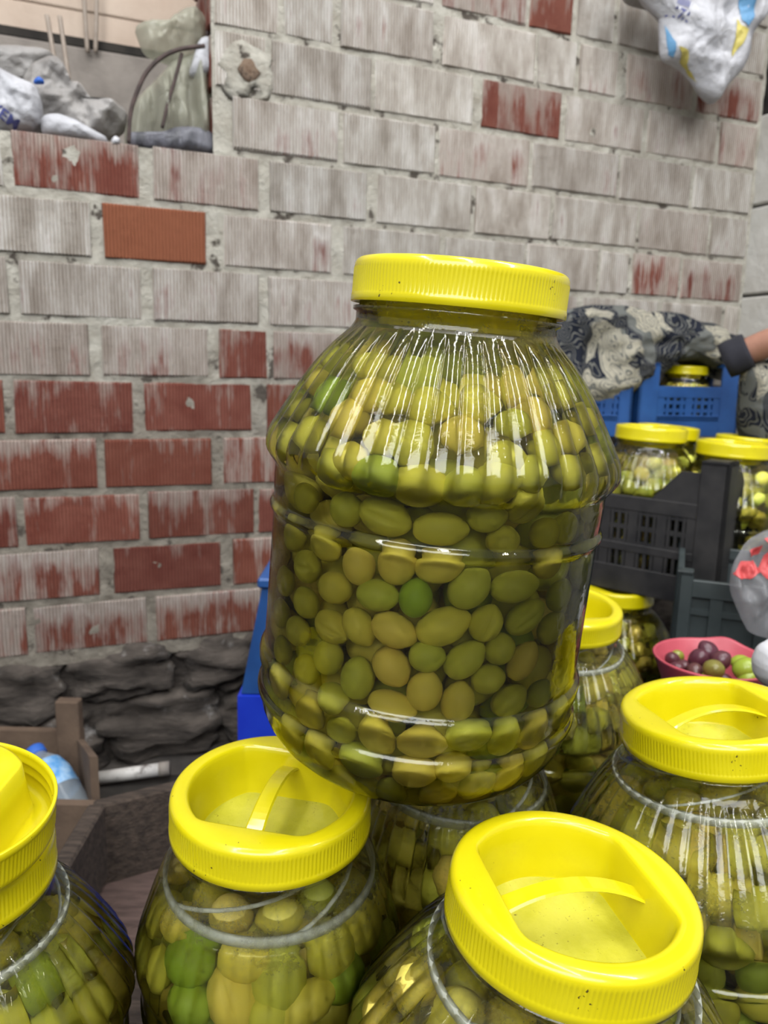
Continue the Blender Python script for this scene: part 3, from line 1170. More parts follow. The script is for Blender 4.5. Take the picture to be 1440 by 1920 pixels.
# side wall at the right corner, with a dark panel standing in for the shaded opening above it
WR = empty('wall_right', wall_pt(U_CORNER, 0))
tag(WR, 'whitewashed side wall meeting the brick wall at the corner', kind='structure')
zr = wall_hit(1425, 212)[1]
for q in range(7):
    zz0 = zr - (q + 1) * 0.2
    zz1 = zr - q * 0.2
    if zz0 < 0:
        zz0 = 0.0
    for t in range(5):
        V, Fq = box_vf(wall_pt(U_CORNER + 0.06, (zz0 + zz1) / 2, -0.05 + 0.30 * t + (0.15 if q % 2 else 0)), 0.12, 0.292, zz1 - zz0 - 0.006, ax=WT, ch=0.004)
        wobj('block', V, Fq, M['plaster'], WR)
V, Fq = box_vf(wall_pt(U_CORNER + 0.09, zr / 2, 0.5), 0.1, 1.3, zr - 0.01, ax=WT)
wobj('wall_core', V, Fq, M['mortar'], WR)
tr = MB()
tr.box(wall_pt(U_CORNER + 0.10, zr + 0.35, 0.45), 0.06, 1.2, 0.7, ax=WT, ch=0.004)
o = wobj('opening_shade_1', tr.V, tr.F, M['timber'])
tag(o, 'dark panel standing in for the shaded opening above the side wall', kind='structure')

# ================================================================= JARS
RL = 0.061
LIDH = 0.024
# outer profile: t = distance below the lid top ; (t, r, rib amplitude)
TOP = [(0.020, 0.0560, 0), (0.0255, 0.0560, 0), (0.0262, 0.0592, 0), (0.0282, 0.0592, 0), (0.0292, 0.0572, 0), (0.034, 0.0574, 0),
       (0.038, 0.0596, 0.05), (0.042, 0.0634, 0.35), (0.047, 0.0682, 0.7), (0.053, 0.0732, 0.95), (0.060, 0.0785, 1), (0.068, 0.0838, 1), (0.076, 0.0886, 1), (0.084, 0.0932, 1),
       (0.091, 0.0972, 1), (0.096, 0.1000, 1), (0.100, 0.1018, 1), (0.104, 0.1026, 0.95), (0.107, 0.1026, 0.8), (0.1095, 0.1020, 0.5), (0.112, 0.1008, 0.15), (0.1135, 0.0998, 0),
       (0.116, 0.0978, 0), (0.118, 0.0970, 0), (0.122, 0.0970, 0), (0.130, 0.0970, 0), (0.1355, 0.0966, 0), (0.1376, 0.0965, 0), (0.1383, 0.0970, 0), (0.1391, 0.0977, 0), (0.1400, 0.0983, 0), (0.1412, 0.0986, 0), (0.1426, 0.0983, 0), (0.1438, 0.0974, 0), (0.1450, 0.0965, 0), (0.1475, 0.0962, 0), (0.152, 0.0962, 0)]
BOT = [(0.080, 0.0962, 0), (0.073, 0.0962, 0), (0.0695, 0.0963, 0), (0.0687, 0.0968, 0), (0.0679, 0.0975, 0), (0.0670, 0.0983, 0), (0.0660, 0.0988, 0), (0.0640, 0.0991, 0), (0.0600, 0.0988, 0), (0.0560, 0.0975, 0), (0.0500, 0.0971, 0), (0.0462, 0.0971, 0), (0.0454, 0.0976, 0), (0.0446, 0.0983, 0), (0.0436, 0.0988, 0), (0.0420, 0.0990, 0), (0.0402, 0.0987, 0), (0.0384, 0.0976, 0), (0.036, 0.0967, 0), (0.030, 0.0954, 0), (0.023, 0.0925, 0), (0.015, 0.0870, 0), (0.008, 0.0795, 0), (0.003, 0.0715, 0), (0.0, 0.0655, 0)]   # h from the base
NRIB = 44
RIBA = 0.0030


def profile(H, s=1.0, ribs=1.0):
    """list of (h, r, amp) from base up"""
    P = [(h, r, 0.0) for h, r, a in reversed(BOT)]
    n = 6
    h0, h1 = 0.080, H - 0.152
    P += [(h0 + (h1 - h0) * (i + 1) / n, 0.0962, 0.0) for i in range(n - 1)]
    P += [(H - t, r, a * ribs * RIBA) for t, r, a in reversed(TOP)]
    P = [(h, r if r < 0.0575 else 0.0575 + (r - 0.0575) * s, a) for h, r, a in P]
    return P


def rib(w):
    return abs(math.sin(NRIB * w / 2)) ** 0.62 - 0.72


def jar_meshes(H, s, ribs, level_t, seg=8, tag_=''):
    P = profile(H, s, ribs)
    n = NRIB * seg
    V, Fc = lathe_vf([(r, h) for h, r, a in P], n, lambda i, w: P[i][2] * rib(w), cap0=True, cap1=False)
    shell = mk_mesh('jar_body', V, Fc, M['shell'], True)
    # brine: same form just inside, up to the level
    hl = H - level_t
    Q = [p for p in P if p[0] < hl - 0.001]
    hs = [p[0] for p in P]
    rl = np.interp(hl, hs, [p[1] for p in P])
    al = np.interp(hl, hs, [p[2] for p in P])
    Q.append((hl, rl, al))
    g = 0.0007
    V, Fc = lathe_vf([(r - g, max(h, 0.0006)) for h, r, a in Q], n, lambda i, w: Q[i][2] * rib(w), True, True)
    br = mk_mesh('brine', V, Fc, M['brine'], True)
    br.polygons.foreach_set('use_smooth', [len(p.vertices) == 4 for p in br.polygons])
    return shell, br


RC, DC = 0.0492, 0.0395


def rin(w):
    c = abs(math.cos(w))
    d = DC / c if c > 1e-6 else 9
    k = 0.0035
    if abs(RC - d) < k:
        q = (k - abs(RC - d)) / k
        return min(RC, d) - q * q * k * 0.25
    return min(RC, d)


def lid_mesh(seg=240, detailed=True):
    rows = []      # (fn(w)->r, z)
    dep = -0.0330
    for f in (0.0, 0.35, 0.7, 0.86):
        rows.append((lambda w, f=f: rin(w) * f + 1e-4, dep))
    rows.append((lambda w: rin(w) * 0.875, dep + 0.0006))
    rows.append((lambda w: rin(w) * 0.895, dep + 0.0025))
    for f, z in ((0.93, -0.020), (0.960, -0.010), (0.985, -0.0035)):
        rows.append((lambda w, f=f: rin(w) * f, z))
    rows.append((lambda w: rin(w) + 0.0001, -0.0014))
    rows.append((lambda w: rin(w) + 0.0009, -0.0004))
    rows.append((lambda w: rin(w) + 0.0020, 0.0))
    rows.append((lambda w: rin(w) * 0.5 + 0.0565 * 0.5, 0.0002))
    for r, z in ((0.0562, 0.0), (0.0580, -0.0005), (0.0594, -0.0017), (0.0602, -0.0034)):
        rows.append((lambda w, r=r: r, z))
    kn = (lambda w, r=0.0602: r + (0.0, 0.0004, 0.0004, 0.0)[int(round(w / (2 * math.pi) * seg)) % 4]) if detailed else (lambda w: 0.0605)
    rows.append((lambda w: 0.0604, -0.0055))
    rows.append((kn, -0.0064))
    rows.append((kn, -0.0185))
    rows.append((lambda w: 0.0607, -0.0194))
    rows.append((lambda w: 0.0610, -0.0203))
    rows.append((lambda w: 0.0610, -0.0237))
    rows.append((lambda w: 0.0607, -0.0240))
    rows.append((lambda w: 0.0592, -0.0240))
    for r, z in ((0.0590, -0.021), (0.0590, -0.0185), (0.0582, -0.0178), (0.0582, -0.0165), (0.0590, -0.0158), (0.0590, -0.0125), (0.0582, -0.0118), (0.0582, -0.0105), (0.0590, -0.0098), (0.0588, -0.0030)):
        rows.append((lambda w, r=r: r, z))
    rows.append((lambda w: rin(w) + 0.003, -0.0022))
    rows.append((lambda w: rin(w) + 0.0016, -0.0045))
    rows.append((lambda w: rin(w) * 0.93 + 0.0012, -0.020))
    rows.append((lambda w: rin(w) * 0.895, -0.0347))
    for f in (0.86, 0.5, 0.0):
        rows.append((lambda w, f=f: rin(w) * f + 1e-4, -0.0352))
    V, Fc = [], []
    for fn, z in rows:
        for k in range(seg):
            w = 2 * math.pi * k / seg
            r = fn(w)
            V.append((r * math.cos(w), r * math.sin(w), z))
    for i in range(len(rows) - 1):
        for k in range(seg):
            Fc.append((i * seg + k, i * seg + (k + 1) % seg, (i + 1) * seg + (k + 1) % seg, (i + 1) * seg + k))
    Fc = [f[::-1] for f in Fc]
    me = mk_mesh('lid', V, Fc, M['yellow'], True)
    bm = bmesh.new()
    bm.from_mesh(me)
    bmesh.ops.recalc_face_normals(bm, faces=bm.faces)
    bm.to_mesh(me)
    bm.free()
    return me


def handle_mesh():
    n = 18
    V, Fc = [], []
    for i in range(n + 1):
        x = -0.0380 + 0.0760 * i / n
        q = x / 0.0380
        z = -0.0115 + 0.0095 * (1 - q * q)
        hw = 0.0052 + 0.0012 * abs(q) ** 4
        for dy, dz in ((-1, 0), (-0.8, 0.0011), (0.8, 0.0011), (1, 0), (0.8, -0.0011), (-0.8, -0.0011)):
            V.append((x, dy * hw, z + dz))
    for i in range(n):
        for k in range(6):
            Fc.append((i * 6 + k, i * 6 + (k + 1) % 6, (i + 1) * 6 + (k + 1) % 6, (i + 1) * 6 + k))
    Fc += [tuple(range(6)), tuple(n * 6 + k for k in range(6))[::-1]]
    me = mk_mesh('handle', V, [f[::-1] for f in Fc], M['yellow'])
    bm = bmesh.new()
    bm.from_mesh(me)
    bmesh.ops.recalc_face_normals(bm, faces=bm.faces)
    bm.to_mesh(me)
    bm.free()
    return me


def puddle_mesh():
    V, Fc = [], []
    n = 96
    for f, z in ((1.0, -0.0317), (0.8, -0.0318), (0.4, -0.0318)):
        for k in range(n):
            w = 2 * math.pi * k / n
            r = rin(w) * 0.886 * f
            V.append((r * math.cos(w), r * math.sin(w), z + 0.0003 * mnoise.noise(Vector((r * math.cos(w) * 60, r * math.sin(w) * 60, 1)))))
    V.append((0, 0, -0.0318))
    for i in range(2):
        for k in range(n):
            Fc.append((i * n + k, i * n + (k + 1) % n, (i + 1) * n + (k + 1) % n, (i + 1) * n + k))
    for k in range(n):
        Fc.append((2 * n + k, 2 * n + (k + 1) % n, 3 * n))
    return mk_mesh('brine_puddle', V, Fc, M['puddle'], True)


LID, LID_LO, HANDLE, PUDDLE = lid_mesh(640), lid_mesh(72, False), handle_mesh(), puddle_mesh()


def strainer_mesh(H, s):
    """milky press ring with curved arms held under the neck"""
    P = profile(H, s, 0)
    hs, rs = [p[0] for p in P], [p[1] for p in P]
    t = 0.0475 if s > 0.7 else 0.054
    r = float(np.interp(H - t, hs, rs)) - 0.0030
    mb = MB()
    n = 96
    hw = 0.0025 if s > 0.7 else 0.0030
    V, Fc = [], []
    for k in range(n):
        w = 2 * math.pi * k / n
        for dr, dz in ((0.0012, -hw), (0.0012, hw), (-0.0012, hw), (-0.0012, -hw)):
            V.append(((r + dr) * math.cos(w), (r + dr) * math.sin(w), H - t + dz))
    for k in range(n):
        for q in range(4):
            a, b = k * 4 + q, k * 4 + (q + 1) % 4
            c, d = ((k + 1) % n) * 4 + (q + 1) % 4, ((k + 1) % n) * 4 + q
            Fc.append((a, b, c, d))
    mb.add((V, Fc))
    for k in range(5):
        w0 = 2 * math.pi * k / 5
        pts = []
        for i in range(9):
            f = i / 8
            w = w0 + 1.5 * f
            rr = r * (1 - f) + 0.046 * f
            pts.append((rr * math.cos(w), rr * math.sin(w), H - t + 0.017 * f + 0.004 * math.sin(3.1 * f)))
        mb.add(tube_vf(pts, 0.0009 if s > 0.7 else 0.0013, 6))
    return mk_mesh('press_ring', mb.V, mb.F, M['milky'], True)


JARS = {}


def make_jar(key, top, axis, label, s=1.0, ribs=1.0, lid_rot=0.0, level_t=0.052, strainer=True, handle=True, base_z=None, H=None,
             group='yellow-lidded olive jars', scale=1.0, seg=8, lowlid=False, puddle=True):
    axis = Vector(axis).normalized()
    top = Vector(top)
    if H is None:
        H = (top.z - base_z) / axis.z / scale
    rot = Vector((0, 0, 1)).rotation_difference(axis)
    base = top - axis * H * scale
    e = empty('olive_jar', base, rot)
    e.scale = (scale,) * 3
    tag(e, label, 'jar', group)
    sh, br = jar_meshes(H, s, ribs, level_t, seg)
    link('jar_body', sh, e)
    link('brine', br, e)
    lid = link('lid', LID_LO if lowlid else LID, e, (0, 0, H))
    lid.rotation_euler = (0, 0, lid_rot)
    if handle:
        link('handle', HANDLE, lid)
    if puddle:
        link('brine_puddle', PUDDLE, lid)
    if strainer:
        link('press_ring', strainer_mesh(H, s), e)
    JARS[key] = dict(base=np.array(base), rot=rot, H=H, s=s, level=H - level_t, scale=scale, axis=np.array(axis), label=label)
    return e


DZ = np.array([0, 0, CAM[2]])
STAND = 0.19                                     # top of the pallet the jars stand on


def W3(x, y, z):
    return (x, y, z + CAM[2])


HERO_AX = (0.0725, -0.0384, 0.9966)
hb = np.array([0.018387, 0.46286, -0.25153]) + np.array(HERO_AX) * 0.3088
make_jar('hero', W3(*hb), HERO_AX, 'large ribbed jar full of green olives, leaning on top of the other jars', H=0.2965, lid_rot=1.2, level_t=0.0375, strainer=False)
make_jar('B', W3(-0.064, 0.4276, -0.2511), (0.024, -0.065, 0.998), 'narrower olive jar whose lid supports the left side of the leaning jar', s=0.56, ribs=0.25, lid_rot=R_(80), base_z=STAND, level_t=0.058)
make_jar('C', W3(0.097, 0.3364, -0.2444), (0.075, -0.03, 0.998), 'nearest olive jar at the bottom right, its tilted lid holding specks of dirt', lid_rot=R_(14), base_z=STAND)
make_jar('D', W3(0.2278, 0.4942, -0.223), (-0.10, 0.034, 0.99), 'olive jar at the right edge in front of the pink bowl, condensation under its lid', lid_rot=R_(12), base_z=STAND)
make_jar('A', W3(-0.2440, 0.3850, -0.2660), (0.02, -0.011, 1.0), 'olive jar at the bottom left with a spare lid upside down on top', lid_rot=R_(60), base_z=STAND, handle=False)
make_jar('E', W3(0.1883, 0.7676, -0.2348), (0.03, -0.089, 0.996), 'olive jar half hidden behind the right side of the leaning jar', lid_rot=R_(100), base_z=STAND, handle=False)
make_jar('F', W3(0.064, 0.5400, -0.252), (0.0, 0.0, 1.0), 'olive jar under the leaning jar, only its shoulder in view', s=0.5, ribs=0.5, lid_rot=R_(30), base_z=STAND)

# spare lid, upside down on the left jar
sl = link('spare_lid', LID, None, W3(-0.2385, 0.3735, -0.2560))
sl.rotation_mode = 'QUATERNION'
sl.rotation_quaternion = Vector((0, 0, 1)).rotation_difference(Vector((0.115, -0.06, 0.99)).normalized()) @ Quaternion((1, 0, 0), math.pi)
tag(sl, 'spare yellow lid lying upside down on the bottom left jar', 'lid')

# ---- jars of the background
def back_jar(key, x, y, Y, wpx, axis, label, base_z, group, s=1.0, ribs=0.8, lid=0.061):
    scale = (wpx / F_PX * Y * 1.0) / (2 * RL) if lid is None else 1.0
    top = at(x, y, Y)
    return make_jar(key, top, axis, label, s=s, ribs=ribs, lid_rot=0.5, base_z=base_z, group=group, scale=scale, seg=4, lowlid=True, handle=False, puddle=False, level_t=0.050, strainer=False)


CR_BASE = 0.395     # inside floor of the black crate
back_jar('k1', 1222, 799, 1.36, 130, (0.04, 0, 1), 'olive jar in the black crate nearest the leaning jar', CR_BASE, 'jars in the black crate', s=0.8)
back_jar('k2', 1254, 798, 1.56, 130, (0.06, 0, 1), 'rear olive jar in the black crate just below the blue crate', CR_BASE, 'jars in the black crate', s=0.8)
back_jar('k3', 1378, 828, 1.31, 130, (0.04, 0, 1), 'olive jar in the black crate right behind its corner post', CR_BASE, 'jars in the black crate', s=0.8)
back_jar('k4', 1405, 818, 1.49, 130, (0.06, 0, 1), 'rear olive jar in the black crate at the right edge', CR_BASE, 'jars in the black crate', s=0.8)
back_jar('k5', 1287, 686, 1.72, 79, (0.02, 0, 1), 'small olive jar standing in the blue crate', 0.635, 'jars in the blue crate', s=0.62, lid=None)
back_jar('k6', 1160, 1099, 1.31, 130, (0.0, 0, 1), 'olive jar in the shade below the black crate', 0.09, 'jars on the low pallet', s=1.0)

# ================================================================= OLIVES
def olive_mesh(kind, nu=20, nv=12):
    V, Fc = [], []
    for i in range(1, nv):
        ph = math.pi * i / nv
        for k in range(nu):
            w = 2 * math.pi * k / nu
            r = math.sin(ph) ** 0.94
            z = math.cos(ph)
            # gently pointed tip
            if z > 0.55:
                q = (z - 0.55) / 0.45
                r *= 1 - 0.14 * q
                z += 0.07 * q ** 3
            if kind == 'plump':
                r *= 1 + 0.04 * math.cos(2 * w)
            if kind == 'split':
                dw = min(w, 2 * math.pi - w)
                g = math.exp(-(dw / 0.13) ** 2) * max(0, 1 - (z / 0.85) ** 4)
                r *= 1 - 0.16 * g
                r *= 1 + 0.03 * math.exp(-((dw - 0.4) / 0.25) ** 2)
            if kind == 'wrinkled':
                r *= 1 + 0.018 * math.cos(9 * w) * math.sin(ph)
            V.append((r * math.cos(w), r * math.sin(w), z))
    V.append((0, 0, 1.08 if kind != 'plump' else 1.02))
    V.append((0, 0, -0.96))
    m = nv - 1
    for i in range(m - 1):
        for k in range(nu):
            Fc.append((i * nu + k, (i + 1) * nu + k, (i + 1) * nu + (k + 1) % nu, i * nu + (k + 1) % nu))
    for k in range(nu):
        Fc.append((len(V) - 2, k, (k + 1) % nu))
        Fc.append((len(V) - 1, (m - 1) * nu + (k + 1) % nu, (m - 1) * nu + k))
    return V, Fc


OL = {}
for kd, nu, nv in (('plain', 20, 12), ('plump', 20, 12), ('split', 40, 16), ('wrinkled', 36, 14)):
    V, Fc = olive_mesh(kd, nu, nv)
    OL[kd] = mk_mesh('olive_' + kd, V, Fc, M['olive'], True)
LOV, LOF = olive_mesh('plain', 10, 7)
LOV, LOF = np.array(LOV), LOF
SCAR = mk_mesh('stem_scar', *lathe_vf([(0.11, 0.0), (0.10, 0.02), (0.05, -0.01)], 10), M['scar'], True)

# hand-read olives of the leaning jar: x, y, long half, short half (px), angle of the long axis, ripeness 0 yellow..1 green, kind
H7 = """425 120 75 62 90 .15 p;570 110 85 70 75 .2 p;725 125 85 65 10 .25 p;840 205 85 70 50 .7 p;1010 200 95 62 0 .65 p;1135 120 65 55 80 .3 p;230 125 65 65 0 .5 x;300 45 70 60 -30 .35 p
335 205 70 65 0 .35 u;495 232 78 58 0 .75 p;638 243 72 62 80 1.0 u;225 260 65 55 -30 .5 p;325 350 75 65 -20 .35 x;425 350 75 48 -60 .35 p;555 362 85 65 -25 .15 p;740 350 100 70 25 .4 p
902 338 70 62 70 .5 x;1050 315 85 60 25 .65 x;1150 355 70 60 30 .55 p;195 367 65 55 0 .5 p;310 465 72 62 60 .55 p;420 545 85 65 75 .7 p;548 500 78 70 -60 .1 u;680 462 65 45 0 .75 p
823 475 85 62 45 .65 p;955 435 50 50 90 .6 p;1040 480 80 60 55 .1 p;910 547 65 58 0 .6 s;672 592 78 65 80 .2 p;797 635 82 62 85 .25 p;548 648 90 58 -15 .2 p;990 630 75 65 30 .6 w
1105 605 55 45 60 .7 p;225 515 65 55 60 .5 p;330 610 65 60 -10 .6 p;240 680 70 65 -30 .25 p;360 740 60 55 0 .6 s;493 765 82 65 -60 .3 p;660 790 92 62 0 .2 p;835 765 85 50 0 .7 p
970 775 80 55 75 .65 p;1080 755 80 55 45 .25 p;275 820 75 55 -60 .35 p;430 860 85 65 -25 .75 p;632 905 82 55 0 .2 p;778 868 70 60 10 .25 p;870 945 75 65 40 .4 x;990 910 75 50 65 .15 p
1085 860 70 50 50 .5 p;545 975 60 45 -30 .7 p;720 985 70 50 20 .25 p;370 930 55 50 -40 .5 p;455 965 50 50 0 .6 p;1165 820 60 40 60 .5 p;1180 690 60 40 70 .5 p;1180 235 65 60 60 .7 p
1225 400 80 40 80 .4 p;1200 520 70 40 75 .6 p;135 440 60 40 80 .5 p;130 300 60 40 80 .5 p;145 180 60 42 80 .4 p;620 1010 50 36 0 .5 p;120 560 70 40 -60 .4 p;170 760 70 45 -60 .4 p;230 880 60 42 -50 .5 p;300 925 60 42 -50 .5 p"""
H6 = """185 945 62 60 0 .5 p;290 850 75 65 -20 .6 p;455 870 95 65 -10 .85 p;612 915 90 72 10 .5 p;778 910 72 68 0 .65 s;910 880 90 70 10 .55 p;338 990 60 65 80 .65 w;483 1015 95 70 -20 .55 x
690 1065 95 62 0 .5 p;865 1015 72 58 0 .6 p;1005 985 80 68 60 .5 x;1160 1060 58 62 90 .6 p;1085 1080 45 50 0 .5 p;925 1110 60 50 0 .5 u;140 1090 50 65 90 .45 s;1260 990 50 60 90 .45 p;75 1000 45 55 90 .4 p
345 650 75 80 90 .15 p;580 740 90 80 -30 .5 x;770 710 52 70 90 .15 p;650 605 78 72 -20 .45 p;830 595 75 72 0 .4 x;965 670 55 55 0 .6 s;1050 640 60 70 90 .1 p;430 560 70 70 80 .2 p;510 575 55 62 90 .45 p
270 560 62 78 60 .95 p;215 500 58 58 0 .25 p;140 600 60 58 0 .5 p;200 700 55 68 80 .5 p;1180 720 60 68 80 .3 p;1085 760 55 68 80 .5 p;940 800 72 65 0 .5 p;1040 850 58 55 0 .6 p;1175 845 62 55 0 .5 p
470 720 60 68 90 .35 p;345 800 55 48 0 .35 p;1245 650 50 65 80 .45 p;1290 800 50 58 80 .45 p;1150 560 60 58 0 .5 p;110 720 50 55 80 .5 p;1330 720 42 50 80 .4 p;290 420 60 66 50 .6 p;420 450 58 58 30 .45 p"""
KIND = {'p': 'plain', 'u': 'plump', 'x': 'split', 's': 'plump', 'w': 'wrinkled'}


def parse(txt, ox, oy, scl):
    out = []
    for ln in txt.replace('\n', ';').split(';'):
        q = ln.split()
        x, y, a, b, ang, rp = map(float, q[:6])
        out.append((ox + x / scl, oy + y / scl, a / scl, b / scl, ang, rp, q[6]))
    return out


def qrot(q, v):
    return np.array(q @ Vector(v))


def refract_place(J, x, y, b, deep=0.0):
    """follow the line of sight through the jar surface to where an olive of half width b would touch the wall"""
    P = profile(J['H'], J['s'], 0)
    hs, rs = np.array([p[0] for p in P]), np.array([p[1] for p in P])
    inv = J['rot'].inverted()
    o = qrot(inv, CAM - J['base']) / J['scale']
    d = qrot(inv, ray(x, y))
    d = d / np.linalg.norm(d)
    R = lambda p: np.hypot(p[0], p[1])
    inside = lambda p, m=0.0: 0.001 < p[2] < J['level'] and R(p) < np.interp(p[2], hs, rs) - m
    s = 0.2
    hit = None
    while s < 0.9:
        if inside(o + d * s):
            hit = s
            break
        s += 0.0006
    if hit is None:
        return None
    p = o + d * hit
    dr = (np.interp(p[2] + 0.003, hs, rs) - np.interp(p[2] - 0.003, hs, rs)) / 0.006
    dr = max(-2.0, min(2.0, dr))
    n = np.array([p[0] / R(p), p[1] / R(p), -dr])
    n /= np.linalg.norm(n)
    eta = 1 / 1.33
    ci = -d @ n
    k = 1 - eta * eta * (1 - ci * ci)
    t = eta * d + (eta * ci - math.sqrt(max(k, 0))) * n
    t /= np.linalg.norm(t)
    q = 0.0
    cs = 1 / math.sqrt(1 + dr * dr)
    while q < 0.06:
        w = p + t * q
        if (np.interp(w[2], hs, rs) - R(w)) * cs >= b + 0.0016 + deep:
            return w, n
        q += 0.0005
    return None


def rin_at(J, h):
    P = profile(J['H'], J['s'], 0)
    return np.interp(h, [p[0] for p in P], [p[1] for p in P])


def pack(J, fixed, D, n, iters=110, seed=1, margin=0.0145, head=0.009):
    """loose random packing of n balls of diameter D in the jar, around the given ones"""
    rg = np.random.default_rng(seed)
    P = profile(J['H'], J['s'], 0)
    hs, rs = np.array([p[0] for p in P]), np.array([p[1] for p in P])
    h0, h1 = 0.014, J['level'] - head
    pts = []
    while len(pts) < n:
        h = rg.uniform(h0, h1)
        r = math.sqrt(rg.uniform(0, 1)) * 0.09
        if r < np.interp(h, hs, rs) - margin:
            w = rg.uniform(0, 2 * math.pi)
            pts.append((r * math.cos(w), r * math.sin(w), h))
    X = np.array(pts)
    Fx = np.array(fixed).reshape(-1, 3)
    nf = len(Fx)
    for it in range(iters):
        A = np.vstack([X, Fx]) if nf else X
        df = X[:, None, :] - A[None, :, :]
        ds = np.sqrt((df ** 2).sum(-1)) + 1e-9
        ov = np.clip(D - ds, 0, None)
        ov[np.arange(len(X)), np.arange(len(X))] = 0
        wgt = np.where(np.arange(len(A)) >= len(X), 1.0, 0.5)
        mv = (df / ds[..., None] * (ov * wgt)[..., None]).sum(1)
        X = X + 0.5 * mv
        X[:, 2] = np.clip(X[:, 2], h0, h1)
        rr = np.hypot(X[:, 0], X[:, 1]) + 1e-9
        lim = np.interp(X[:, 2], hs, rs) - margin
        # slope-aware
        f = np.minimum(1, lim / rr)
        X[:, 0] *= f
        X[:, 1] *= f
    if nf:
        d = np.sqrt(((X[:, None] - Fx[None]) ** 2).sum(-1)).min(1)
        X = X[d > D * 0.68]
    return X


olives = []      # dict(key, pos(world), quat, a, b, rip, kind, fixed)


def add_hand(key, lst):
    J = JARS[key]
    res = []
    for (x, y, a, b, ang, rp, kd) in lst:
        d0 = np.linalg.norm(J['base'] + np.array(J['axis']) * J['H'] * 0.5 - CAM) - 0.06
        bb = min(max(b * d0 / F_PX, 0.0085), 0.0142)
        aa = min(max(a * d0 / F_PX, bb), 0.0185)
        pl = refract_place(J, x, y, bb)
        if pl is None:
            continue
        w, n = pl
        im = c_right * math.cos(R_(ang)) + c_up * math.sin(R_(ang))
        inv = J['rot'].inverted()
        li = qrot(inv, im)
        li = li - n * (li @ n)
        li /= np.linalg.norm(li)
        # local frame: z along the long axis; x towards the viewer so the split shows
        fx = n - li * (n @ li)
        fx /= np.linalg.norm(fx)
        fy = np.cross(li, fx)
        q = Matrix(((fx[0], fy[0], li[0]), (fx[1], fy[1], li[1]), (fx[2], fy[2], li[2]))).to_quaternion()
        res.append(w)
        olives.append(dict(key=key, lp=w, q=J['rot'] @ q, a=aa, b=bb, rip=rp, kind=KIND[kd], scar=kd == 's', hand=True))
    return res


def add_fill(key, X, sd, amax=0.0158, b=0.0126):
    J = JARS[key]
    rg = random.Random(sd)
    for w in X:
        r = math.hypot(w[0], w[1]) + 1e-9
        n = np.array([w[0] / r, w[1] / r, 0])
        v = np.array([rg.gauss(0, 1), rg.gauss(0, 1), rg.gauss(0, 1)])
        v = v - n * (v @ n) * 0.9
        v /= np.linalg.norm(v)
        q = Vector((0, 0, 1)).rotation_difference(Vector(v)) @ Quaternion((0, 0, 1), rg.uniform(0, 6.28))
        bb = b * rg.uniform(0.9, 1.05)
        olives.append(dict(key=key, lp=w, q=J['rot'] @ q, a=min(amax, bb * rg.uniform(1.12, 1.32)), b=bb, rip=rg.choice([0.15, 0.3, 0.4, 0.5, 0.55, 0.65, 0.75, 0.9]),
                           kind=rg.choice(['plain', 'plain', 'plump', 'split', 'wrinkled']), scar=False, hand=False))


hand = add_hand('hero', parse(H7, 460, 1000, 2.0) + parse(H6, 480, 460, 2.0))
add_fill('hero', pack(JARS['hero'], hand, 0.0262, 320, seed=3, head=0.030), 11)
HB = """390 1170 105 100 0 1.0 u;660 1160 95 80 0 .3 p;830 1260 125 110 85 .7 w;610 1350 130 112 -70 .2 x;1090 1120 95 100 80 .5 p;400 1370 95 90 0 .95 p;960 1370 130 80 20 .35 p;1140 1240 80 105 60 .95 p;1240 1000 85 100 70 .4 p;250 1200 90 70 80 .5 p;230 950 80 70 60 .5 p;780 1420 80 70 0 .6 p;330 980 80 70 0 .25 p"""
hand = add_hand('B', parse(HB, 200, 1350, 2.571))
add_fill('B', pack(JARS['B'], hand, 0.0262, 190, seed=5, margin=0.0138), 12)
XW = pack(JARS['C'], [], 0.0268, 330, seed=8)
for i, k in enumerate('CADE'):
    w0 = 1.7 * i
    ca, sa = math.cos(w0), math.sin(w0)
    Y = XW.copy()
    Y[:, 0], Y[:, 1] = ca * XW[:, 0] - sa * XW[:, 1], sa * XW[:, 0] + ca * XW[:, 1]
    Y = Y[Y[:, 2] < JARS[k]['level'] - 0.006]
    Y = Y[np.hypot(Y[:, 0], Y[:, 1]) < rin_at(JARS[k], 0) * 0 + np.array([rin_at(JARS[k], h) for h in Y[:, 2]]) - 0.011]
    add_fill(k, Y, 20 + i)
XF = pack(JARS['F'], [], 0.0262, 150, seed=9, margin=0.0138)
add_fill('F', XF, 31)
XS = pack(JARS['k1'], [], 0.0262, 190, seed=14)
for i, k in enumerate(('k1', 'k2', 'k3', 'k4')):
    Y = XS[XS[:, 2] < JARS[k]['level'] - 0.004]
    add_fill(k, Y, 40 + i)
add_fill('k5', pack(JARS['k5'], [], 0.0215, 330, seed=15, iters=60, margin=0.012), 45, 0.013, 0.0102)
add_fill('k6', pack(JARS['k6'], [], 0.0262, 250, seed=16, iters=70), 46)

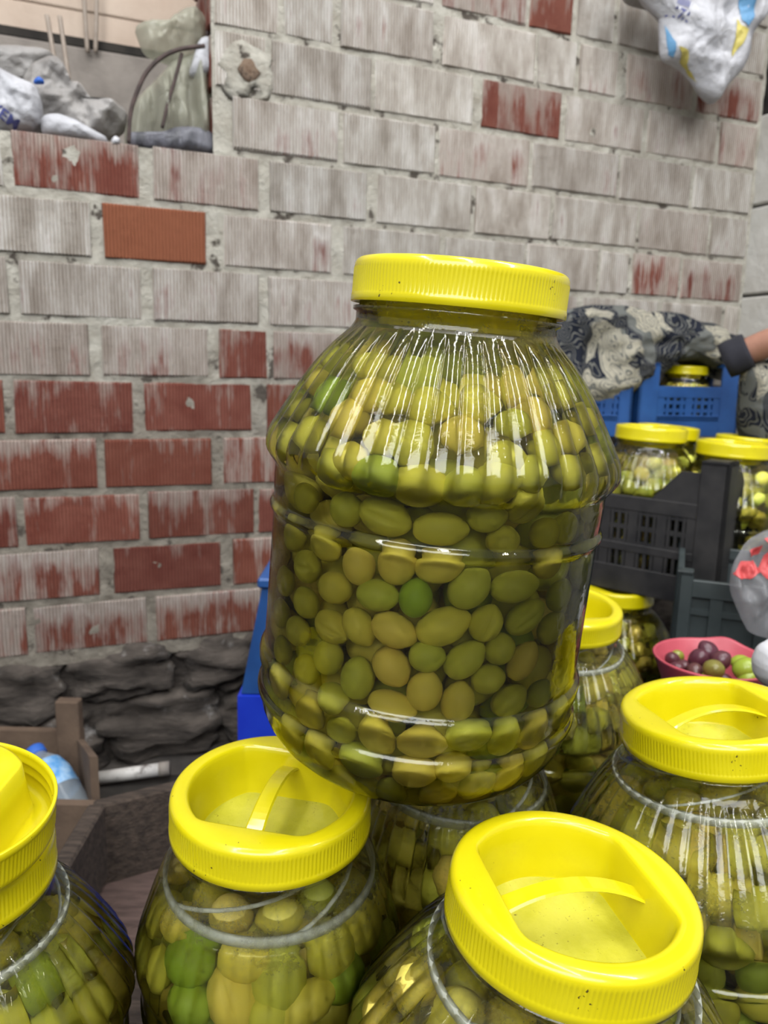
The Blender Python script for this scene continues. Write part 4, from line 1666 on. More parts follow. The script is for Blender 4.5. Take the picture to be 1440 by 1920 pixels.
# which olives show: facing side of the jar, near the wall, inside the frame
for o in olives:
    J = JARS[o['key']]
    o['wp'] = J['base'] + qrot(J['rot'], o['lp']) * J['scale']
    x, y = project(o['wp'])
    dist = np.linalg.norm(o['wp'] - CAM)
    axp = J['base'] + J['axis'] * (o['lp'][2] * J['scale'])
    tc = CAM - axp
    tc[2] = 0
    tc /= np.linalg.norm(tc)
    rv = o['wp'] - axp
    face = (rv @ tc) / (rin_at(J, o['lp'][2]) * J['scale'])
    vis = -30 < x < 1470 and -30 < y < 1950
    o['score'] = (1e6 if o['hand'] else 0) + (o['b'] * J['scale'] / dist * F_PX if vis and face > 0.30 else 0)
    if o['key'] in ('F', 'E') and y > 1640:
        o['score'] = 0
    if o['key'].startswith('k'):
        o['score'] *= 0.3
    o['px'] = (x, y)
olives.sort(key=lambda o: -o['score'])
SINGLE = [o for o in olives[:300] if o['score'] > 0]
MASS = olives[len(SINGLE):]

JN = {'hero': 'leaning jar', 'B': 'narrow jar', 'C': 'nearest jar', 'D': 'right edge jar', 'A': 'bottom left jar', 'E': 'jar behind the leaning jar', 'F': 'jar beneath the leaning jar'}


def tone_word(r):
    return 'tan yellow' if r < 0.2 else 'yellow-green' if r < 0.42 else 'dull green' if r < 0.62 else 'fresh green' if r < 0.82 else 'bright green'


def zone(o):
    f = o['lp'][2] / JARS[o['key']]['H']
    return 'base' if f < 0.16 else 'lower half' if f < 0.36 else 'mid height' if f < 0.55 else 'upper body' if f < 0.66 else 'shoulder'


KW = {'plain': 'pointed', 'plump': 'plump', 'split': 'split', 'wrinkled': 'wrinkled'}
for o in SINGLE:
    x = o['px'][0]
    side = ''
    if o['key'] == 'hero':
        side = ' far left' if x < 590 else ' left' if x < 720 else ' middle' if x < 870 else ' right' if x < 1000 else ' far right'
    o['label'] = '%s %s olive%s, %s of the %s' % (KW[o['kind']], tone_word(o['rip']), side, zone(o), JN.get(o['key'], 'jar in a crate'))
ORD = ['first', 'second', 'third', 'fourth', 'fifth', 'sixth', 'seventh', 'eighth', 'ninth', 'tenth', 'eleventh', 'twelfth']
byl = {}
for o in SINGLE:
    byl.setdefault(o['label'], []).append(o)
for lb, l in byl.items():
    if 1 < len(l) <= len(ORD):
        l.sort(key=lambda o: o['px'][0])
        for n, o in enumerate(l):
            o['label'] = lb + (', ' + ORD[n] + ' from left')
for o in SINGLE:
    e = link('olive', OL[o['kind']])
    e.location = tuple(o['wp'])
    e.rotation_mode = 'QUATERNION'
    e.rotation_quaternion = o['q']
    sc_ = JARS[o['key']]['scale']
    e.scale = (o['b'] * sc_, o['b'] * sc_, o['a'] * sc_)
    e['ripeness'] = float(o['rip'])
    tag(e, o['label'], 'olive', 'olives in the ' + JN.get(o['key'], 'crates'))
    if o['scar']:
        # stem scar turned to the viewer
        s = link('stem_scar', SCAR, e, (0.99, 0.05, 0.05))
        s.rotation_euler = (0, math.pi / 2, 0)

V, Fc = [], []
for o in MASS:
    s = JARS[o['key']]['scale']
    m = np.array(o['q'].to_matrix()) @ np.diag([o['b'] * s, o['b'] * s, o['a'] * s])
    b = len(V)
    V.extend((LOV @ m.T + o['wp']).tolist())
    Fc.extend([[i + b for i in f] for f in LOF])
mass = link('olives', mk_mesh('olives', V, Fc, M['olive_mass'], True))
tag(mass, 'mass of green olives packed deeper inside all the jars', 'olives', kind='stuff')

# ================================================================= SUPPORTS
def pallet(name, x0, x1, y0, y1, top, label, nb=7):
    e = empty(name, ((x0 + x1) / 2, (y0 + y1) / 2, 0))
    tag(e, label, 'pallet')
    w = (y1 - y0) / nb
    for i in range(nb):
        V, Fq = box_vf(((x0 + x1) / 2, y0 + w * (i + 0.5), top - 0.009), x1 - x0, w - 0.006, 0.018, ch=0.002)
        wobj('plank', V, Fq, M['wood'], e)
    for x in (x0 + 0.05, (x0 + x1) / 2, x1 - 0.05):
        V, Fq = box_vf((x, (y0 + y1) / 2, (top - 0.018) / 2), 0.08, y1 - y0, top - 0.018, ch=0.003)
        wobj('bearer', V, Fq, M['wood'], e)
    return e


pallet('wooden_pallet', -0.36, 0.40, 0.20, 0.655, STAND, 'old wooden pallet under the front jars', 5)
pallet('wooden_pallet', 0.06, 0.46, 0.665, 0.94, STAND, 'small wooden pallet under the jar behind the leaning jar', 3)
pallet('wooden_pallet', 0.27, 0.78, 1.24, 1.58, 0.09, 'low wooden pallet under the jar and crates at the back right', 5)

# ================================================================= CRATES (right background)
def crate(name, corner, dirA, LA, dirB, LB, z0, Hh, mat, label, post=0.04, post_up=0.05, notch=False, nbars=(10, 7), solid=False):
    """corner = nearest corner (x,y); dirA/dirB unit directions of the two sides"""
    c = np.array([corner[0], corner[1], 0.0])
    A, B = np.array([*dirA, 0.0]), np.array([*dirB, 0.0])
    e = empty(name, c + (A * LA + B * LB) / 2 + np.array([0, 0, z0]))
    tag(e, label, 'crate')
    up = np.array([0, 0, 1.0])
    cc = c + A * LA / 2 + B * LB / 2
    wobj('crate_floor', *box_vf(cc + up * (z0 + 0.006), LA - 0.004, LB - 0.004, 0.012, ax=A, ay=B), mat, e)
    for a, b in ((0, 0), (1, 0), (1, 1), (0, 1)):
        p = c + A * (post / 2 + a * (LA - post)) + B * (post / 2 + b * (LB - post))
        mb = MB()
        t = 0.008
        sa, sb = (1 if a else -1), (1 if b else -1)
        hh = Hh + post_up
        mb.box(p + A * sa * (post / 2 - t / 2) + up * (z0 + hh / 2), t, post, hh, ax=A, ay=B, ch=0.0015)
        mb.box(p + B * sb * (post / 2 - t / 2) + up * (z0 + hh / 2), post, t, hh, ax=A, ay=B, ch=0.0015)
        mb.box(p + up * (z0 + hh - 0.004), post, post, 0.008, ax=A, ay=B, ch=0.0015)
        wobj('corner_post', mb.V, mb.F, mat, e)
    for (o0, d, nrm, L, nb) in ((c, A, B, LA, nbars[0]), (c + B * LB, A, -B, LA, nbars[0]), (c, B, A, LB, nbars[1]), (c + A * LA, B, -A, LB, nbars[1])):
        o1 = o0 + nrm * 0.006
        Lm = L - 2 * post
        ctr = o1 + d * L / 2
        dn = 0.05 if notch else 0.0
        # rails
        for zz, h in ((z0 + Hh - dn - 0.012, 0.024), (z0 + Hh * 0.36, 0.014), (z0 + 0.022, 0.044)):
            wobj('rail', *box_vf(ctr + up * zz, Lm + 0.004, 0.009, h, ax=d, ay=nrm, ch=0.001), mat, e)
        if notch:
            for sgn in (-1, 1):
                q = ctr + d * sgn * (Lm / 2)
                V = []
                for off in (-0.0035, 0.0035):
                    for f, z in ((0, Hh - dn - 0.024), (0.09, Hh - dn - 0.024), (0.075, Hh - dn), (0.03, Hh + 0.0), (0, Hh)):
                        V.append(q - d * sgn * f + nrm * off + up * (z0 + z))
                Fq = [(0, 1, 2, 3, 4), (9, 8, 7, 6, 5)] + [(i, (i + 1) % 5, 5 + (i + 1) % 5, 5 + i) for i in range(5)]
                wobj('gusset', V, Fq, mat, e)
        lat = MB()
        for i in range(nb):
            f = (i + 0.5) / nb
            big = (i % 4 == 0)
            lat.box(o1 + d * (post + Lm * f) + up * (z0 + (Hh - dn) / 2), 0.016 if big else (Lm / nb * 0.42), 0.007, Hh - dn - 0.03, ax=d, ay=nrm)
        for z in (0.52, 0.68, 0.84):
            lat.box(ctr + up * (z0 + (Hh - dn) * z), Lm, 0.005, 0.008, ax=d, ay=nrm)
        if solid:
            lat.box(ctr + nrm * 0.003 + up * (z0 + (Hh - dn) / 2), Lm, 0.003, Hh - dn - 0.03, ax=d, ay=nrm)
        o = wobj('lattice', lat.V, lat.F, mat, e)
        o['kind'] = 'stuff'
    return e


def unit(v):
    v = np.array(v, float)
    return v / np.linalg.norm(v)


# black crate: nearest corner below its corner post
pk = at(1374, 850, 1.17)
dA = unit((-0.72, 0.60))
dB = np.array([-dA[1], dA[0]]) * -1
crate('plastic_crate', pk[:2], dA, 0.50, dB, 0.40, CR_BASE - 0.012, 0.215, M['black'], 'black plastic crate holding four olive jars beside the leaning jar', post=0.045, post_up=0.02, notch=True, nbars=(34, 26))
# blue crate behind it
pb = at(1218, 740, 1.60)
dA = unit((0.97, 0.18))
dB = np.array([-dA[1], dA[0]])
crate('plastic_crate', at(1198, 740, 1.625)[:2], dA, 0.235, dB, 0.145, 0.62, 0.105, M['blue'], 'blue plastic crate holding a small olive jar below the patterned cloth', post=0.045, post_up=0.048, nbars=(9, 7), solid=False)
# blue crate that runs on behind the leaning jar
crate('plastic_crate', at(1060, 740, 1.575)[:2], unit((0.97, 0.2)), 0.150, unit((-0.2, 0.97)), 0.09, 0.62, 0.105, M['blue'], 'blue plastic crate between the leaning jar and the other blue crate', post=0.03, post_up=0.0, nbars=(6, 7), solid=True)
# dark green crate with open side
pg = at(1268, 1085, 1.02)
dA = unit((0.93, -0.36))
dB = np.array([-dA[1], dA[0]])
crate('plastic_crate', pg[:2], dA, 0.36, dB, 0.24, 0.195, pg[2] - 0.195, M['green'], 'dark green-grey plastic crate behind the pink bowl', post=0.022, post_up=0.012, nbars=(5, 4), solid=True)
V, Fq = box_vf((pg[0] + 0.15, pg[1] + 0.04, 0.0925), 0.5, 0.42, 0.185, ch=0.004)
e = empty('wooden_box', (pg[0] + 0.15, pg[1] + 0.04, 0))
tag(e, 'upturned wooden box under the dark green crate', 'box')
for i in range(5):
    wobj('plank', *box_vf((pg[0] + 0.16, pg[1] - 0.13 + 0.085 * i, 0.186), 0.50, 0.078, 0.016, ch=0.002), M['wood'], e)
for sx in (-0.22, 0.22):
    wobj('side_board', *box_vf((pg[0] + 0.16 + sx, pg[1] + 0.04, 0.089), 0.03, 0.42, 0.178, ch=0.002), M['wood'], e)

# black crate rests on the jar below and two stacked bricks
for i, (x, y) in enumerate(((0.78, 1.42), (0.50, 1.66), (0.66, 1.28))):
    pass

# ---- blue tub behind the leaning jar (left)
e0 = at(452, 1300, 0.92)
tub = empty('plastic_tub', (0.02, 1.02, 0.0))
tag(tub, 'blue plastic tub standing on the ground behind the leaning jar', 'tub')
def frustum(x0, x1, X0, X1, y0, y1, z0, z1, k=0.0):
    return ([(x0, y0, z0), (x1, y0, z0), (x1, y1, z0), (x0, y1, z0), (X0, y0 + k, z1), (X1, y0 + k, z1), (X1, y1, z1), (X0, y1, z1)], BOXF)
pa, pb_, pc = at(452, 1300, 0.98), at(492, 1098, 0.98), at(449, 1376, 0.98)
V, Fq = frustum(pa[0], 0.16, pb_[0], 0.13, 0.98, 1.18, pa[2], pb_[2])
wobj('tub_wall', V, Fq, M['blue'], tub)
V, Fq = frustum(pc[0] - 0.002, 0.165, pa[0] - 0.004, 0.163, 0.975, 1.185, 0.0, pa[2] - 0.002)
wobj('tub_band', V, Fq, M['blue_bright'], tub)
V, Fq = box_vf(((pb_[0] + 0.13) / 2, 1.08, pb_[2] + 0.004), 0.13 - pb_[0] + 0.012, 0.212, 0.014, ch=0.003)
wobj('tub_rim', V, Fq, M['blue'], tub)

# ================================================================= PINK BOWL
bc = at(1335, 1245, 0.86)
BR = 0.066
zr_ = bc[2] + 0.008
bowl = empty('bowl', (bc[0], bc[1], zr_ - 0.055))
tag(bowl, 'pink plastic bowl of purple and green olives with a wavy rim', 'bowl')
prof = [(0.036, 0.0), (0.042, 0.001), (0.052, 0.02), (0.0635, 0.053), (0.0655, 0.0555), (0.0668, 0.0555), (0.0668, 0.0535)]
prof = [(0.0005, 0.0)] + [(0.036, 0.0), (0.043, 0.002), (0.055, 0.024), (0.0655, 0.052), (0.0672, 0.0545), (0.0655, 0.056), (0.0632, 0.0535), (0.0525, 0.024), (0.041, 0.005), (0.0005, 0.004)]
V, Fq = lathe_vf(prof, 72, None, False, False)
V = [(x, y, z + (0.006 * math.exp(-((math.atan2(y, x) - 0.95) / 0.28) ** 2) if z > 0.04 else 0)) for x, y, z in V]
link('bowl_shell', mk_mesh('bowl_shell', V, Fq, M['pink'], True), bowl)
PUR = mk_mesh('olive_table', *olive_mesh('plump', 24, 14), M['purple'], True)
tbl = [(1252, 1232, 26, .0, 'dark purple olive at the left end of the pink bowl'), (1268, 1226, 22, .28, 'purple olive with a green tip at the left end of the pink bowl'),
       (1282, 1245, 22, .02, 'dull greyish purple olive beside the left rim of the pink bowl'), (1310, 1232, 34, -.05, 'large dark purple olive in the middle of the pink bowl'),
       (1328, 1220, 36, -.05, 'topmost purple olive in the pink bowl'), (1350, 1236, 34, .0, 'purple olive right of the middle of the pink bowl'),
       (1338, 1252, 34, .2, 'half green half purple olive in front in the pink bowl'), (1303, 1255, 26, .05, 'reddish purple olive in front near the yellow lid'),
       (1397, 1250, 36, .9, 'glossy green olive at the right of the pink bowl'), (1412, 1238, 30, .8, 'green olive leaning on the right rim of the pink bowl'),
       (1400, 1270, 28, .7, 'yellow-green olive low at the right of the pink bowl'), (1332, 1266, 26, .75, 'green olive just above the yellow lid in the pink bowl'), (1266, 1250, 24, .0, 'dark olive under the left rim of the pink bowl')]
for x, y, s, rp, lb in tbl:
    lo, hi = 0.80, 0.92
    b = s * 0.86 / F_PX / 2 * 1.14
    p = atz(x, y + 3, zr_ - 0.012 + (0.010 if s > 30 else 0))
    d = p - np.array([bc[0], bc[1], 0])
    r = math.hypot(d[0], d[1])
    if r > 0.044:
        p[0], p[1] = bc[0] + d[0] / r * 0.044, bc[1] + d[1] / r * 0.044
    o = link('table_olive', PUR, None, p)
    o.rotation_euler = (rnd.uniform(0.6, 1.5), rnd.uniform(-0.4, 0.4), rnd.uniform(0, 6.28))
    o.scale = (b, b, b * 1.18)
    o['ripeness'] = rp
    tag(o, lb, 'olive', 'olives in the pink bowl')
# more olives below, heaped in the bowl
for i in range(9):
    w = i * 0.7
    o = link('table_olive', PUR, None, (bc[0] + 0.028 * math.cos(w) * (0.4 + 0.6 * (i % 2)), bc[1] + 0.028 * math.sin(w), zr_ - 0.036))
    o.rotation_euler = (1.2, 0.3 * i, w)
    o.scale = (0.0105, 0.0105, 0.0125)
    o['ripeness'] = 0.0
    tag(o, 'dark purple olive at the bottom of the pink bowl', 'olive', 'olives in the pink bowl')
# stand below the bowl
e = empty('wooden_stool', (bc[0], bc[1], STAND))
tag(e, 'small wooden stool under the pink bowl', 'stool')
wobj('stool_top', *box_vf((bc[0], bc[1], zr_ - 0.055 - 0.009), 0.10, 0.10, 0.018, ch=0.002), M['wood'], e)
for sx in (-1, 1):
    for sy in (-1, 1):
        h = zr_ - 0.055 - 0.018 - STAND
        wobj('leg', *box_vf((bc[0] + sx * 0.038, bc[1] + sy * 0.038, STAND + h / 2), 0.018, 0.018, h, ch=0.001), M['wood'], e)

# ================================================================= BAGS
# film bag with red print over the green crate
pf = cam_puff([(1368, 1105), (1372, 1060), (1400, 1012), (1440, 992), (1500, 985), (1540, 1060), (1530, 1160), (1470, 1205), (1405, 1188), (1392, 1165)], 0.93, 0.018, seed=4, wr=1.3, wscale=(38, 16))
V, Fq = pf.mesh()
bag = wobj('plastic_bag', V, Fq, M['film'], smooth=True)
tag(bag, 'crumpled clear grey plastic bag with red print hanging on the dark green crate', 'bag')
def q2(P, pts, Y):
    return [(at(x, y, Y)[0], at(x, y, Y)[2]) for x, y in pts]
for poly in ([(1371, 1074), (1385, 1050), (1412, 1050), (1416, 1068), (1400, 1082), (1384, 1082)], [(1414, 1064), (1430, 1030), (1445, 1008), (1475, 1015), (1450, 1062), (1424, 1078)], [(1402, 1030), (1422, 1018), (1420, 1036), (1406, 1044)], [(1424, 1006), (1450, 994), (1475, 1000), (1470, 1012), (1432, 1018)]):
    V, Fq = pf.patch(q2(pf, poly, 0.93))
    wobj('red_print', V, Fq, M['print_red'], bag, True)
# white foam-like bag at the right of the bowl
V, Fq = cam_puff([(1412, 1238), (1424, 1212), (1450, 1198), (1500, 1195), (1530, 1250), (1500, 1300), (1440, 1292), (1414, 1268)], 0.72, 0.03, seed=9, wr=0.25, wscale=(30, 30)).mesh()
o = wobj('white_bag', V, Fq, M['foam'], smooth=True)
tag(o, 'white plastic bag bulging in at the right edge beside the pink bowl', 'bag')

# hanging white sack, top right
SO = 0.10
sk_px = [(1175, -60), (1215, 8), (1238, 45), (1240, 112), (1285, 140), (1308, 168), (1335, 197), (1352, 172), (1392, 128), (1408, 60), (1440, 20), (1480, -60)]
sp = wall_puff([(1175, -80), (1190, -10), (1236, 18), (1236, 60), (1240, 114), (1262, 122), (1284, 138), (1306, 170), (1320, 186), (1337, 198), (1352, 172), (1392, 128), (1408, 60), (1440, 25), (1480, -80)], SO, 0.036, seed=2, wr=0.5, wscale=(16, 16))
V, Fq = sp.mesh(26, 110)
sack = wobj('woven_sack', V, Fq, M['sack'], smooth=True)
tag(sack, 'white woven sack with blue and yellow print hanging point down at the top right', 'sack')
def w2(pts, off):
    return [wall_hit(x, y, off) for x, y in pts]
OFFP = SO + 0.045
for nm, mt, poly in (('blue_print', 'print_blue', [(1240, 46), (1256, 56), (1269, 78), (1271, 104), (1246, 106), (1242, 90)]),
                     ('yellow_print', 'print_yellow', [(1273, 86), (1290, 98), (1300, 120), (1316, 156), (1300, 138), (1278, 116)]),
                     ('blue_print', 'print_blue', [(1388, -10), (1420, -10), (1414, 30), (1402, 50), (1390, 38), (1384, 16)]),
                     ('yellow_print', 'print_yellow', [(1380, 36), (1390, 48), (1403, 56), (1390, 84), (1372, 108), (1378, 72)])):
    V, Fq = sp.patch([puff_px(sp, x, y, SO) for x, y in poly])
    wobj(nm, V, Fq, M[mt], sack, True)
draped_text(sp, 'ATA', puff_px(sp, 1248, 14, SO), 0.020, R_(-17), M['print_navy'], sack)
draped_text(sp, 'IIIIII', puff_px(sp, 1268, 6, SO), 0.016, R_(-17), M['print_navy'], sack)
# grey end of the sack mouth
V, Fq = wall_puff([(1165, -40), (1168, 2), (1200, 14), (1232, 20), (1245, -5), (1240, -40)], 0.06, 0.03, seed=21, wr=0.3).mesh(14, 50)
o = wobj('grey_bag', V, Fq, M['sack_grey'], smooth=True)
tag(o, 'grey plastic bag at the top edge left of the hanging white sack', 'bag')

# ledge, top left: sacks and bags
LO = -0.075
sk = wall_puff([(-90, 118), (-20, 122), (25, 143), (70, 164), (82, 205), (78, 252), (0, 262), (-90, 266)], LO + 0.02, 0.045, seed=5, wr=0.7, wscale=(14, 14))
V, Fq = sk.mesh(24, 100)
sack2 = wobj('woven_sack', V, Fq, M['sack'], smooth=True)
tag(sack2, 'white woven sack with dark blue YEM lettering on the brick ledge', 'sack')
o2 = puff_px(sk, -20, 207, LO + 0.02)
draped_text(sk, 'YEM', o2, 0.0225, R_(-33), M['print_navy'], sack2)
V, Fq = wall_puff([(40, 150), (60, 120), (95, 108), (112, 112), (126, 156), (150, 156), (166, 178), (180, 200), (240, 206), (236, 250), (200, 268), (60, 268)], LO - 0.03, 0.04, seed=6, wr=0.9, wscale=(18, 18)).mesh(26, 110)
o = wobj('plastic_sack', V, Fq, M['sack_grey'], smooth=True)
tag(o, 'crumpled grey plastic sack behind the YEM sack on the ledge', 'sack')
V, Fq = wall_puff([(-60, 140), (-40, 95), (20, 92), (90, 98), (110, 112), (70, 170), (-40, 170)], LO - 0.14, 0.05, seed=16, wr=0.4).mesh(18, 60)
o = wobj('plastic_sack', V, Fq, M['sack_grey'], smooth=True)
tag(o, 'dull grey sack at the very back left of the ledge', 'sack')
V, Fq = wall_puff([(77, 218), (106, 214), (140, 226), (172, 244), (205, 262), (200, 276), (140, 266), (78, 256)], LO + 0.05, 0.03, seed=8, wr=0.5).mesh(16, 60)
o = wobj('plastic_sheet', V, Fq, M['sack'], smooth=True)
tag(o, 'folded white plastic sheet lying on the ledge between the sacks', 'sheet')
V, Fq = wall_puff([(62, 152), (72, 143), (82, 150), (84, 158), (64, 158)], LO + 0.03, 0.01, seed=3, wr=0.3).mesh(8, 24)
o = wobj('scrap_and_light_spot', V, Fq, M['cap_blue'], smooth=True)
tag(o, 'small bright blue plastic scrap on the sacks', 'scrap')
V, Fq = wall_puff([(208, 262), (216, 254), (226, 262), (224, 272), (210, 272)], LO + 0.07, 0.008, seed=13, wr=0.3).mesh(8, 24)
o = wobj('scrap_and_light_spot', V, Fq, M['foam'], smooth=True)  # white piece stands in for a small bright spot of light
tag(o, 'tiny white piece standing in for a bright spot of light on the brick ledge', 'scrap')
# tied cloudy bag
tb = empty('tied_bag', wall_pt(wall_hit(320, 280, LO)[0], Z_LEDGE, LO))
tag(tb, 'cloudy greenish plastic bag tied at the neck, standing by the pillar', 'bag')
V, Fq = wall_puff([(232, 252), (242, 212), (262, 180), (300, 142), (326, 112), (362, 100), (388, 118), (400, 180), (404, 292), (340, 290), (236, 280)], LO + 0.005, 0.05, seed=7, wr=0.85, wscale=(44, 6)).mesh(24, 110)
wobj('bag_body', V, Fq, M['film_green'], tb, True)
V, Fq = wall_puff([(250, 52), (276, 44), (302, 60), (322, 34), (346, 18), (372, 20), (392, 44), (390, 84), (350, 118), (318, 124), (290, 112), (268, 100)], LO + 0.0, 0.035, seed=17, wr=0.9, wscale=(24, 14)).mesh(22, 90)
wobj('bag_top', V, Fq, M['film_green'], tb, True)
V, Fq = wall_puff([(236, 246), (300, 250), (330, 238), (380, 240), (402, 252), (404, 290), (340, 288), (238, 278)], LO + 0.06, 0.02, seed=27, wr=0.5, wscale=(40, 8)).mesh(14, 70)
wobj('bag_contents', V, Fq, M['dark_bag'], tb, True)
V, Fq = wall_puff([(372, 74), (392, 66), (400, 100), (398, 136), (372, 150), (352, 142), (362, 112)], LO + 0.04, 0.02, seed=29, wr=0.5).mesh(12, 40)
wobj('knot', V, Fq, M['sack'], tb, True)

def wall_curve(px, off):
    return catmull([wall_pt(*wall_hit(x, y, off), off) for x, y in px], 8)
wz = LO + 0.092
o = wobj('bent_wire', *tube_vf(wall_curve([(241, 268), (244, 220), (252, 186), (272, 140), (300, 110), (335, 93), (384, 86)], wz), 0.0035, 8), M['rust'], smooth=True)
tag(o, 'rusty wire bent in an arch over the tied bag', 'wire')
o = wobj('bent_wire', *tube_vf(wall_curve([(304, 240), (316, 190), (328, 150), (341, 100)], wz - 0.004), 0.003, 8), M['rust'], smooth=True)
tag(o, 'straight dark wire running down the front of the tied bag', 'wire')
for px, lb in (([(88, 28), (100, 100), (112, 170)], 'leftmost thin metal bar leaning above the grey sack'), ([(112, 30), (122, 100), (133, 175)], 'second thin metal bar leaning above the grey sack'),
               ([(155, -40), (159, 20), (164, 98)], 'thin upright metal bar, left of the upper pair'), ([(181, -40), (181, 20), (179, 98)], 'thin upright metal bar, right of the upper pair')):
    off = -0.30 if px[0][1] > 0 else -0.585
    o = wobj('metal_bar', *tube_vf(wall_curve(px, off), 0.0042 if off > -0.4 else 0.0048, 8), M['bar'], smooth=True)
    tag(o, lb, 'bar', 'thin metal bars in the opening')
o = wobj('cable', *tube_vf(wall_curve([(386, -40), (387, 10), (390, 45), (386, 85)], LO + 0.03), 0.003, 6), M['rust'], smooth=True)
tag(o, 'dark cable hanging beside the pillar above the tied bag', 'cable')

# ================================================================= PATTERNED CLOTH + PERSON
ch = wall_puff([(1010, 596), (1060, 582), (1100, 571), (1180, 573), (1200, 585), (1240, 584), (1272, 589), (1292, 602), (1332, 606), (1352, 622), (1400, 634), (1408, 660), (1396, 690), (1384, 716), (1335, 712), (1290, 676), (1240, 680), (1215, 720), (1130, 770), (1010, 770)], 0.078, 0.045, seed=12, wr=0.9, wscale=(9, 10), power=0.4)
V, Fq = ch.mesh(46, 170)
cloth = wobj('patterned_cloth', V, Fq, M['pattern'], smooth=True)
tag(cloth, 'heap of black and cream patterned cloth lying against the wall over the blue crates', 'cloth')
V, Fq = cam_puff([(1392, 690), (1420, 676), (1470, 668), (1500, 720), (1490, 880), (1400, 860), (1382, 800), (1388, 740)], 1.50, 0.06, seed=15, wr=0.5, wscale=(14, 10)).mesh(26, 90)
o = wobj('patterned_cloth', V, Fq, M['pattern'], smooth=True)
tag(o, 'darker fold of patterned cloth hanging down at the right edge behind the jars', 'cloth')

# forearm and hand reaching out of a black cuff at the right edge (skin modifier)
s0, s1, s2 = at(1380, 668, 1.50), at(1405, 657, 1.49), at(1450, 640, 1.46)
s3, s4 = at(1520, 618, 1.42), at(1575, 612, 1.40)
pl = at(1620, 615, 1.385)
pts, rad, ed = [s0, s1, s2, s3, s4, pl], [0.026, 0.027, 0.030, 0.025, 0.022, 0.026], [(0, 1), (1, 2), (2, 3), (3, 4), (4, 5)]
hd = (pl - s4) / np.linalg.norm(pl - s4)
dn = np.array([0, 0, -1.0])
sd = np.cross(hd, dn)
sd /= np.linalg.norm(sd)
for i, (o_, L) in enumerate(((-0.027, 0.060), (-0.009, 0.075), (0.009, 0.080), (0.026, 0.070))):
    b = len(pts)
    k = pl + hd * 0.035 + sd * o_
    pts += [k, k + hd * L * 0.45 + dn * 0.008, k + hd * L * 0.75 + dn * 0.026, k + hd * L * 0.9 + dn * 0.046]
    rad += [0.0105, 0.009, 0.0085, 0.0075]
    ed += [(5, b), (b, b + 1), (b + 1, b + 2), (b + 2, b + 3)]
b = len(pts)
k = s4 + hd * 0.02 + sd * 0.03 + dn * 0.006
pts += [k, k + hd * 0.03 + sd * 0.014 + dn * 0.014, k + hd * 0.055 + sd * 0.014 + dn * 0.026]
rad += [0.012, 0.0105, 0.009]
ed += [(4, b), (b, b + 1), (b + 1, b + 2)]
me = bpy.data.meshes.new('person')
o0 = s0
me.from_pydata([tuple(p - o0) for p in pts], ed, [])
me.materials.append(M['skin'])
person = link('person', me, None, o0)
sm = person.modifiers.new('skin', 'SKIN')
if not me.skin_vertices:
    with bpy.context.temp_override(object=person, active_object=person):
        bpy.ops.mesh.customdata_skin_add()
for i, r in enumerate(rad):
    me.skin_vertices[0].data[i].radius = (r, r)
me.skin_vertices[0].data[0].use_root = True
sm.use_smooth_shade = True
ss = person.modifiers.new('subd', 'SUBSURF')
ss.levels = ss.render_levels = 2
tag(person, 'person reaching in from the right edge, bare forearm out of a black cuff', 'person')
V, Fq = tube_vf([s0 + (s1 - s0) * f for f in (-0.9, -0.3, 0.2, 0.7, 1.0)], [0.034, 0.036, 0.035, 0.036, 0.034], 18)
wobj('sleeve_cuff', V, Fq, M['black_cloth'], person, True, origin=o0)

# ================================================================= BOTTOM LEFT CLUTTER
# old dark wooden crate behind the front jars
wc = empty('wooden_crate', (-0.40, 0.86, 0.0))
tag(wc, 'old dark wooden crate with thick boards behind the two left jars', 'crate')
ya = 0.90
p1, p2 = at(178, 1538, ya), at(330, 1498, ya)
zt_ = (p1[2] + p2[2]) / 2
dirw = unit(((p2 - p1)[0], 0.06))
d3 = np.array([*dirw, 0])
mid = p1 + d3 * 0.22
wobj('board', *box_vf((mid[0], mid[1], zt_ - 0.05), 0.44, 0.02, 0.115, ax=d3, ch=0.003), M['wood'], wc)
q1, q2_ = at(180, 1528, 0.895), at(70, 1600, 0.72)
dl = np.array([*unit((q2_ - q1)[:2]), 0])
ml = q1 + dl * 0.12
wobj('board', *box_vf((ml[0], ml[1], zt_ - 0.045), 0.25, 0.022, 0.105, ax=dl, ch=0.003), M['wood'], wc)
for i in range(4):
    c_ = p1 + d3 * 0.2 + dl * (0.03 + 0.06 * i)
    wobj('floor_board', *box_vf((c_[0], c_[1], zt_ - 0.112), 0.42, 0.054, 0.014, ax=d3, ch=0.002), M['wood_red'], wc)
for dx in (0.03, 0.36):
    c_ = p1 + d3 * dx + dl * 0.1
    wobj('runner', *box_vf((c_[0], c_[1], (zt_ - 0.119) / 2), 0.05, 0.22, zt_ - 0.119, ax=d3, ch=0.002), M['wood'], wc)

# box of brown boards with a bottle
bx = empty('cardboard_box', (-0.62, 1.12, 0.0))
tag(bx, 'brown open box with an upright post, holding a water bottle, at the left edge', 'box')
Yb = 1.06
pR0, pR1 = at(190, 1500, 1.02), at(150, 1340, 1.16)
zb = at(190, 1500, 1.02)[2]
post0, post1 = at(113, 1420, 1.17), at(150, 1312, 1.17)
wobj('post', *box_vf(((post0[0] + post1[0]) / 2, 1.17, (post1[2] + 0.0) / 2), post1[0] - post0[0], 0.02, post1[2], ch=0.002), M['card'], bx)
